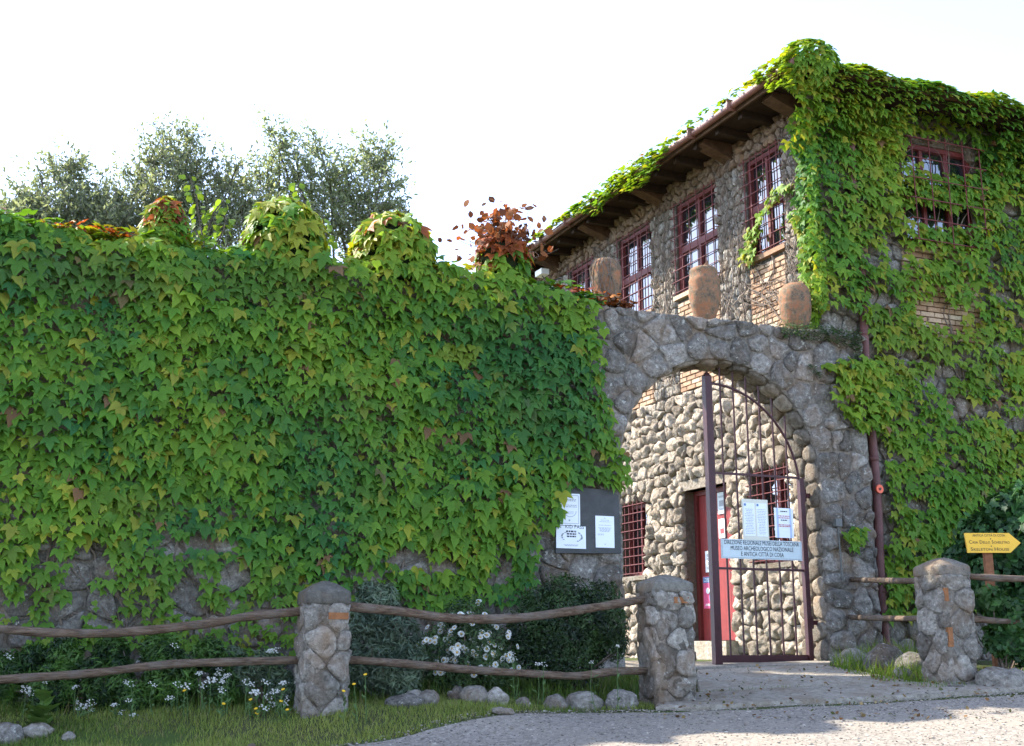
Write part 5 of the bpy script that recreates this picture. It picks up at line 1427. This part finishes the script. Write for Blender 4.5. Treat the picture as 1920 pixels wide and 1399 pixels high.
# ================================================================== SHRUBS in the bed
def shrub(name, label, blobs, nleaf, T, size, cols, mat, cat='shrub', group=None, up=.4, stretch=(1, 1, 1), clump=2.6, inner=.35, stemn=14):
    lo = min(b[0].z - b[1] * stretch[2] for b in blobs); c0 = blobs[0][0]; root = empty(name, Vector((c0.x, c0.y, ground_z(c0.x, c0.y)))); tag(root, label, cat, group)
    tot = sum(b[1] ** 2 for b in blobs); P, Nn = [], []; sd = rng.uniform(0, 50)
    for (c, r) in blobs:
        n = int(nleaf * r * r / tot)
        for _ in range(n):
            u = unit(rng.normal(0, 1, (1, 3)))[0]; k = (1 - inner * rng.random() ** 2) * (1 + .30 * vnoise(u[0] * clump + sd, u[1] * clump + c.x, u[2] * clump + c.z) + .12 * vnoise(u[0] * clump * 3, u[1] * clump * 3, u[2] * clump * 3 + sd))
            P.append((c.x + u[0] * r * k * stretch[0], c.y + u[1] * r * k * stretch[1], c.z + u[2] * r * k * stretch[2])); Nn.append((u[0], u[1], u[2] + up))
    P = np.array(P); Nn = np.array(Nn); ok = P[:, 2] > np.array([ground_z(p[0], p[1]) for p in P]); P, Nn = P[ok], Nn[ok]; n = len(P)
    X, Y, Z = rand_axes(n, None); Z = unit(Z * .8 + unit(Nn)); X = unit(np.cross(rng.normal(0, 1, (n, 3)), Z)); Y = np.cross(Z, X)
    cl = np.array([vnoise(p[0] * 5 + sd, p[1] * 5, p[2] * 5) for p in P]); w = np.clip(.5 + cl + rng.normal(0, .25, n), 0, 1)[:, None]
    C = (np.array(cols[0]) * (1 - w) + np.array(cols[1]) * w) * rng.uniform(.75, 1.25, (n, 1)); S = size * rng.uniform(.6, 1.3, n)
    leaf_mesh('foliage', T, P, X, Y, Z, S, C, mat, root)
    mb = MB(); g0 = WOFF[root]
    for i in range(stemn):
        q = P[rng.integers(0, n)]; mb.tube([g0 + Vector((rng.normal(0, .06), rng.normal(0, .06), -.05)), g0.lerp(Vector(q), .5) + Vector(rng.normal(0, .03, 3)), Vector(q)], [.014, .009, .004], 4)
    mb.build('stems', M['stem'], root)
    return root, P
def B(x, y, Y, rp): return (at(x, y, Y), rp / 2258.0 * Y)
shrub('evergreen_bush', 'dense dark evergreen bush between the daisies and the gate pillar', [B(1065, 1180, 12.8, 85), B(1000, 1190, 12.8, 55), B(1125, 1170, 12.7, 55), B(1060, 1120, 12.9, 45), B(1130, 1125, 12.9, 38), B(1010, 1140, 12.9, 40), B(1060, 1235, 12.7, 70), B(1150, 1210, 12.7, 30), B(990, 1235, 12.7, 40)], 26000, T_LEAF, .045, ((.014, .028, .015), (.05, .095, .024)), M['shrub'], 'bush', clump=3.2)
sg = shrub('sage_bush', 'silvery green feathery bush right of the leftmost pillar', [B(700, 1150, 12.2, 45), B(690, 1200, 12.1, 50), B(740, 1190, 12.1, 45), B(720, 1120, 12.2, 26), B(690, 1110, 12.2, 20), B(660, 1230, 12.0, 30)], 8000, T_SLIM, .085, ((.06, .09, .06), (.16, .21, .13)), M['shrub'], 'bush', up=1.0)
shrub('sage_bush', 'low silvery green bush below the lower rail, left of the daisies', [B(720, 1260, 11.7, 45), B(770, 1240, 11.7, 30), B(680, 1260, 11.6, 28), B(755, 1275, 11.6, 38)], 5500, T_SLIM, .085, ((.055, .085, .055), (.15, .20, .12)), M['shrub'], 'bush', up=1.0)
dz, PD = shrub('daisy_bush', 'rounded bush covered in small white daisies behind the middle rails', [B(870, 1215, 12.1, 72), B(820, 1230, 12.0, 45), B(915, 1215, 12.1, 45), B(875, 1160, 12.2, 42), B(860, 1265, 12.0, 50), B(930, 1255, 12.0, 36)], 9500, T_SLIM, .07, ((.022, .045, .018), (.075, .13, .04)), M['shrub'], 'bush', up=.8)
# daisies: petals and yellow eye share two meshes
def daisy_meshes():
    mb = MB(); n = 12
    for i in range(n):
        a0_, a1_ = 2 * math.pi * (i - .40) / n, 2 * math.pi * (i + .40) / n; am = 2 * math.pi * i / n
        mb.add([(.22 * math.cos(am), .22 * math.sin(am), .03), (.8 * math.cos(a0_), .8 * math.sin(a0_), .05), (1.0 * math.cos(am), 1.0 * math.sin(am), .0), (.8 * math.cos(a1_), .8 * math.sin(a1_), .05)], [(0, 1, 2, 3)])
    me = bpy.data.meshes.new('daisy'); me.from_pydata(mb.v, [], mb.f); attr_col(me, np.tile((.78, .78, .74), (len(mb.v), 1))); me.materials.append(M['petal'])
    m2 = MB(); m2.lathe((0, 0, 0), [(.26, 0), (.24, .07), (.12, .13)], 8); e = bpy.data.meshes.new('eye'); e.from_pydata(m2.v, [], m2.f); e.materials.append(M['eye']); return me, e
M['eye'] = plain('daisy_eye', (.55, .33, .03), .8, .2, .1, 30, .001)
ME_D, ME_E = daisy_meshes()
def place_obj(name, me, parent, p, Z, s):
    o = bpy.data.objects.new(name, me); col.objects.link(o); o.parent = parent
    Zv = Vector(Z).normalized(); Xv = Zv.cross(Vector((.3, .2, 1))).normalized(); Yv = Zv.cross(Xv); l = Vector(p) - WOFF[parent]
    o.matrix_local = Matrix(((Xv.x * s, Yv.x * s, Zv.x * s, l.x), (Xv.y * s, Yv.y * s, Zv.y * s, l.y), (Xv.z * s, Yv.z * s, Zv.z * s, l.z), (0, 0, 0, 1))); WOFF[o] = WOFF[parent]; return o
cD = np.array(at(870, 1215, 12.1)); front = [p for p in PD if p[1] < cD[1] + .05 and p[2] > ground_z(p[0], p[1]) + .22]
for i in rng.choice(len(front), 160, replace=False):
    p = Vector(front[i]); d = (p - Vector(cD)).normalized(); Zn = d + Vector((0, -.8, .35)) + Vector(rng.normal(0, .25, 3)); p = p + d * .03
    o = place_obj('daisy', ME_D, dz, p, Zn, rng.uniform(.027, .037)); e = bpy.data.objects.new('eye', ME_E); col.objects.link(e); e.parent = o
# low juniper behind the left rails
shrub('juniper_bush', 'low spreading feathery juniper behind the left fence rails', [B(300, 1225, 11.5, 36), B(390, 1228, 11.5, 30), B(210, 1225, 11.5, 32), B(120, 1235, 11.4, 36), B(60, 1240, 11.4, 30), B(200, 1275, 11.3, 50), B(320, 1275, 11.3, 50), B(100, 1290, 11.2, 45), B(430, 1260, 11.4, 34), B(10, 1270, 11.3, 45), B(420, 1290, 11.2, 32), B(250, 1310, 11.1, 30)], 24000, T_SLIM, .085, ((.014, .034, .013), (.085, .175, .03)), M['shrub'], 'bush', up=1.0, clump=3.4)
shrub('sage_bush', 'small grey-green weedy bush left of the leftmost pillar', [B(500, 1255, 11.4, 34), B(450, 1275, 11.3, 26), B(530, 1285, 11.1, 26), B(440, 1235, 11.5, 22)], 3600, T_SLIM, .085, ((.05, .08, .05), (.14, .19, .11)), M['shrub'], 'bush', up=1.0)
# oak-leaved shrub at the right behind the sign
shrub('oak_shrub', 'dark green oak-leaved shrub behind the yellow arrow sign', [B(1900, 1040, 14.2, 70), B(1840, 1010, 14.3, 45), B(1880, 960, 14.3, 36), B(1930, 960, 14.3, 50), B(1860, 1090, 14.1, 50), B(1930, 1120, 14.0, 60), B(1800, 1050, 14.4, 30), B(1960, 1030, 14.0, 70), B(1910, 930, 14.4, 22)], 5200, T_OAK, .12, ((.018, .05, .018), (.045, .12, .03)), M['shrub'], 'shrub', clump=2.8)
shrub('oak_shrub', 'low green leafy shrub right of the right pillar below the rails', [B(1860, 1130, 13.3, 30), B(1905, 1160, 13.2, 36), B(1880, 1200, 13.2, 34), B(1925, 1215, 13.1, 36)], 1500, T_OAK, .11, ((.02, .06, .018), (.06, .14, .03)), M['shrub'], 'shrub', clump=2.8)

# ================================================================== ROCKS along the bed
rocks = [(18, 1352, 32, 10.4, 'pale rock at the left picture edge beside the broad-leaved weed', .7), (72, 1352, 28, 10.5, 'flat pale rock just right of the rock at the left picture edge', .55), (130, 1364, 13, 10.4, 'small pale stone in the grass under the juniper', .7),
         (760, 1308, 34, 11.1, 'long flat pale stone at the left end of the rock edging', .45), (776, 1304, 20, 11.2, 'upright tan stone in the edging left of the daisies', .95), (803, 1307, 22, 11.2, 'grey rounded stone in the edging next to the upright tan stone', .8),
         (856, 1302, 18, 11.5, 'small grey rock in the edging below the daisy bush', .9), (890, 1305, 26, 11.4, 'brownish rock in the edging below the daisy bush', .8), (932, 1302, 24, 11.4, 'pinkish brown rock in the edging right of the daisies', .8), (980, 1302, 14, 11.5, 'small reddish stone in the edging below the lower rail', .8),
         (1040, 1300, 22, 11.6, 'round grey rock in the edging below the dark bush', .8), (1095, 1292, 38, 11.8, 'long squared rock in the edging below the dark bush', .6), (1165, 1292, 30, 11.8, 'broad lichen-marked rock against the middle pillar', .8),
         (940, 1326, 24, 10.9, 'flat pale stone lying at the edge of the gravel', .3), (474, 1368, 8, 10.0, 'single small white stone on the grass verge', .9),
         (1655, 1205, 40, 14.3, 'white-grey boulder at the wall foot left of the right pillar', .85), (1712, 1210, 34, 13.9, 'grey boulder tucked against the right pillar', .85), (1690, 1240, 22, 13.5, 'small grey boulder below the two at the wall foot', .7), (1600, 1215, 28, 14.9, 'boulder at the foot of the right gate jamb', .8),
         (1880, 1268, 52, 12.6, 'large brown rock right of the right pillar', .55), (1790, 1292, 20, 12.5, 'flat stone at the foot of the right pillar', .4)]
for i, (x, y, rp, Y, lab, kz) in enumerate(rocks):
    c = at(x, y, Y); r = rp / 2258.0 * Y; gz = ground_z(c.x, c.y); cz = gz + r * kz * .42
    o = rock_geo((c.x, c.y, cz), r, r * .8, r * kz, i * 3.7, 3, .30).build('rock', M['pillar'] if i % 3 else M['rubble'], None, True); tag(o, lab, 'rock', 'rocks edging the bed')

# ================================================================== GRASS and WILDFLOWERS
def grass(name, label, region_px, n, h, w, cols, Pextra=None, lean=.35):
    poly = [on_ground(*p) for p in region_px]; x0, x1 = min(p.x for p in poly), max(p.x for p in poly); y0, y1 = min(p.y for p in poly), max(p.y for p in poly)
    pp = [(p.x, p.y) for p in poly]; P = []
    while len(P) < n:
        x, y = rng.uniform(x0, x1), rng.uniform(y0, y1)
        if inpoly(x, y, pp) and vnoise(x * 1.9, y * 1.9, 3) + rng.normal(0, .35) > -.22: P.append((x, y, ground_z(x, y) - .005))
    P = np.array(P); a_ = rng.uniform(0, 6.28, n); X = np.stack([np.cos(a_), np.sin(a_), np.zeros(n)], 1)
    Y = unit(np.stack([rng.normal(0, lean, n), rng.normal(0, lean, n), np.ones(n)], 1)); Z = unit(np.cross(X, Y))
    H_ = np.array([h * rng.uniform(.45, 1.3) * (1 + .6 * vnoise(p[0] * 1.3, p[1] * 1.3, 9)) for p in P])
    k = np.array([.5 + .8 * vnoise(p[0] * 1.1, p[1] * 1.1, 14) for p in P]) + rng.normal(0, .2, n); k = np.clip(k, 0, 1)[:, None]
    C = (np.array(cols[0]) * (1 - k) + np.array(cols[1]) * k) * rng.uniform(.75, 1.25, (n, 1)); dry = (rng.random(n) < .08)[:, None]; C = np.where(dry, np.array([[.22, .19, .09]]), C)
    o = leaf_mesh(name, T_BLADE, P, X, Y, Z, np.stack([np.full(n, w) * rng.uniform(.7, 1.3, n), H_, H_ * .9], 1), C, M['grass']); tag(o, label, 'grass'); return o
VERGE = [(-150, 1330), (150, 1322), (540, 1310), (760, 1300), (960, 1310), (1220, 1312), (1226, 1331), (1100, 1335), (1000, 1337), (914, 1343), (857, 1354), (748, 1384), (640, 1400), (480, 1417), (200, 1458), (-250, 1500)]
grass('grass', 'short green verge grass between the gravel road and the fence', VERGE, 42000, .055, .007, ((.10, .155, .03), (.24, .27, .07)))
grass('tall_grass', 'longer grass and weeds along the foot of the fence and rocks', [(-150, 1300), (300, 1296), (560, 1300), (660, 1290), (900, 1280), (1210, 1272), (1226, 1318), (1000, 1316), (760, 1316), (560, 1330), (100, 1345), (-150, 1350)], 7000, .15, .009, ((.05, .10, .02), (.11, .17, .03)))
grass('bright_grass', 'sunlit tall grass at the wall foot between the gate and the right pillar', [(1555, 1252), (1600, 1240), (1660, 1238), (1725, 1245), (1745, 1290), (1650, 1283), (1590, 1268)], 1700, .26, .013, ((.07, .14, .02), (.16, .22, .03)), None, .5)
grass('weeds', 'grass tufts growing around the right pillar and along the kerb', [(1720, 1270), (1850, 1262), (1990, 1250), (1990, 1280), (1760, 1300), (1700, 1296)], 1600, .10, .008, ((.06, .12, .02), (.12, .18, .03)))
grass('weeds', 'thin grass in the joints of the path in front of the gate', [(1310, 1303), (1520, 1292), (1700, 1284), (1705, 1291), (1520, 1299), (1310, 1309)], 700, .05, .007, ((.06, .11, .02), (.10, .15, .03)))

n = 420; P = []
while len(P) < n:
    p_ = on_ground(rng.uniform(1180, 1900), rng.uniform(1256, 1352))
    if 10.4 < p_.y < 15.2: P.append((p_.x, p_.y, p_.z + (.06 if p_.y > 11.3 else .018)))
P = np.array(P); X, Y, Z = rand_axes(n, (0, 0, 1), 2.2)
o = leaf_mesh('fallen_leaves', T_ROUND, P, X, Y, Z, rng.uniform(.02, .055, n), np.array([(.20, .12, .06), (.12, .07, .04), (.26, .19, .09), (.09, .10, .04)])[rng.integers(0, 4, n)] * rng.uniform(.7, 1.3, (n, 1)), M['dry']); tag(o, 'small brown fallen leaves scattered on the path and gravel before the gate', 'fallen leaves')
# white wildflower heads on stems
FLOWERS = []
for v_ in range(5):
    me = bpy.data.meshes.new('flower_head'); mb = MB()
    for i in range(int(rng.integers(9, 30))):
        u = unit(rng.normal(0, 1, (1, 3)))[0]; u[2] = abs(u[2]) * .5; p = u * rng.uniform(.5, 1.1); s_ = rng.uniform(.15, .3)
        mb.add([p + np.array(q) * s_ for q in ((-.5, -.5, 0), (.5, -.5, .1), (.5, .5, 0), (-.5, .5, .1))], [(0, 1, 2, 3)]); mb.add([p + np.array(q) * s_ for q in ((-.5, 0, -.5), (.5, 0, -.4), (.5, .1, .5), (-.5, 0, .5))], [(0, 1, 2, 3)])
    me.from_pydata([tuple(v) for v in mb.v], [], mb.f); attr_col(me, np.tile((.72, .72, .69), (len(mb.v), 1))); me.materials.append(M['petal']); FLOWERS.append(me)
ME_B = bpy.data.meshes.new('flower_head'); mb = MB(); mb.lathe((0, 0, -.2), [(.2, 0), (.9, .35), (1.0, .6), (.6, .5), (.1, .45)], 9); ME_B.from_pydata(mb.v, [], mb.f); ME_B.materials.append(plain('buttercup', (.70, .42, .02), .6, .3, .1, 30, .001))
def wildflower(name, x, y, Y, rp, me, label, group):
    p = at(x, y, Y); gz = ground_z(p.x, p.y); root = empty(name, Vector((p.x + rng.normal(0, .02), p.y + .02, min(gz, p.z - .05)))); tag(root, label, 'flower', group)
    b = WOFF[root]; mb = MB(); mb.tube([b, b.lerp(p, .5) + Vector((rng.normal(0, .015), 0, 0)), p], [.005, .004, .003], 4)
    for k in range(4):
        q = b.lerp(p, .15 + .18 * k); d = Vector((rng.normal(0, 1), rng.normal(0, 1), .6)).normalized() * .07; mb.add([q, q + d * .5 + Vector((.012, 0, 0)), q + d, q + d * .5 - Vector((.012, 0, 0))], [(0, 1, 2, 3)])
    mb.build('stem', M['greenstem'], root); place_obj('flower_head', me, root, p, (rng.normal(0, .3), -.5, 1), rp / 2258.0 * Y)
white = [(16, 1232), (48, 1294), (60, 1302), (87, 1280), (142, 1290), (146, 1318), (155, 1327), (172, 1318), (172, 1333), (215, 1323), (236, 1280), (242, 1314), (245, 1284), (228, 1338), (250, 1342), (286, 1284), (318, 1310), (334, 1285), (350, 1289), (375, 1264), (380, 1287), (395, 1277), (413, 1258), (412, 1264), (418, 1280), (416, 1295), (424, 1270), (464, 1280), (472, 1285), (480, 1300), (498, 1280), (515, 1298), (505, 1308), (518, 1222), (532, 1282), (495, 1328), (510, 1322), (328, 1212), (535, 1310), (508, 1222), (960, 1226), (1008, 1246), (1020, 1247), (1110, 1243), (1158, 1212), (640, 1222), (655, 1232), (965, 1236), (535, 1320)]
for i, (x, y) in enumerate(white):
    lef = x < 600
    wildflower('white_wildflower', x, y, (10.75 + rng.uniform(0, .25)) if lef and y > 1260 else (11.2 if lef else 11.6), rng.uniform(7, 13) * (1 if lef else .7), FLOWERS[i % 5], 'white clustered wildflower on a thin stem under the left rails' if lef else 'small white wildflower cluster in front of the bushes behind the middle rails', 'white wildflowers under the left rails' if lef else 'white wildflowers between the pillars')
for (x, y) in [(346, 1296), (419, 1321), (470, 1313), (480, 1330), (527, 1316), (531, 1294), (539, 1332), (644, 1297), (664, 1284), (685, 1266), (481, 1339)]:
    wildflower('yellow_wildflower', x, y, 10.75 if x < 600 else 10.6, 3.6, ME_B, 'small yellow buttercup in the grass near the leftmost pillar', 'yellow buttercups by the left pillar')
# broad-leaved weed at the left
root = empty('broad_leaved_weed', on_ground(78, 1368)); tag(root, 'broad-leaved upright weed in front of the pale rocks at the left', 'weed'); b = WOFF[root]; tp = at(82, 1300, b.y)
mb = MB(); mb.tube([b, b.lerp(tp, .5), tp], [.012, .009, .004], 6); mb.build('stem', M['greenstem'], root)
n = 26; tt = rng.random(n); P = np.array([tuple(b.lerp(tp, t)) for t in tt]); a_ = rng.uniform(0, 6.28, n); dv = unit(np.stack([np.cos(a_), np.sin(a_) - .2, .5 + .5 * tt], 1)); S = rng.uniform(.12, .22, n) * (1.2 - .5 * tt); P = P + dv * S[:, None] * .5
Z = unit(np.cross(np.cross(dv, np.tile((0, 0, 1.), (n, 1))), dv)); X = np.cross(dv, Z); single_leaves('leaf', T_ROUND, P, X, dv, Z, S, np.array((.11, .19, .045)) * rng.uniform(.7, 1.3, (n, 1)), M['shrub'], root, 'weed')
print('objects', len(bpy.data.objects))
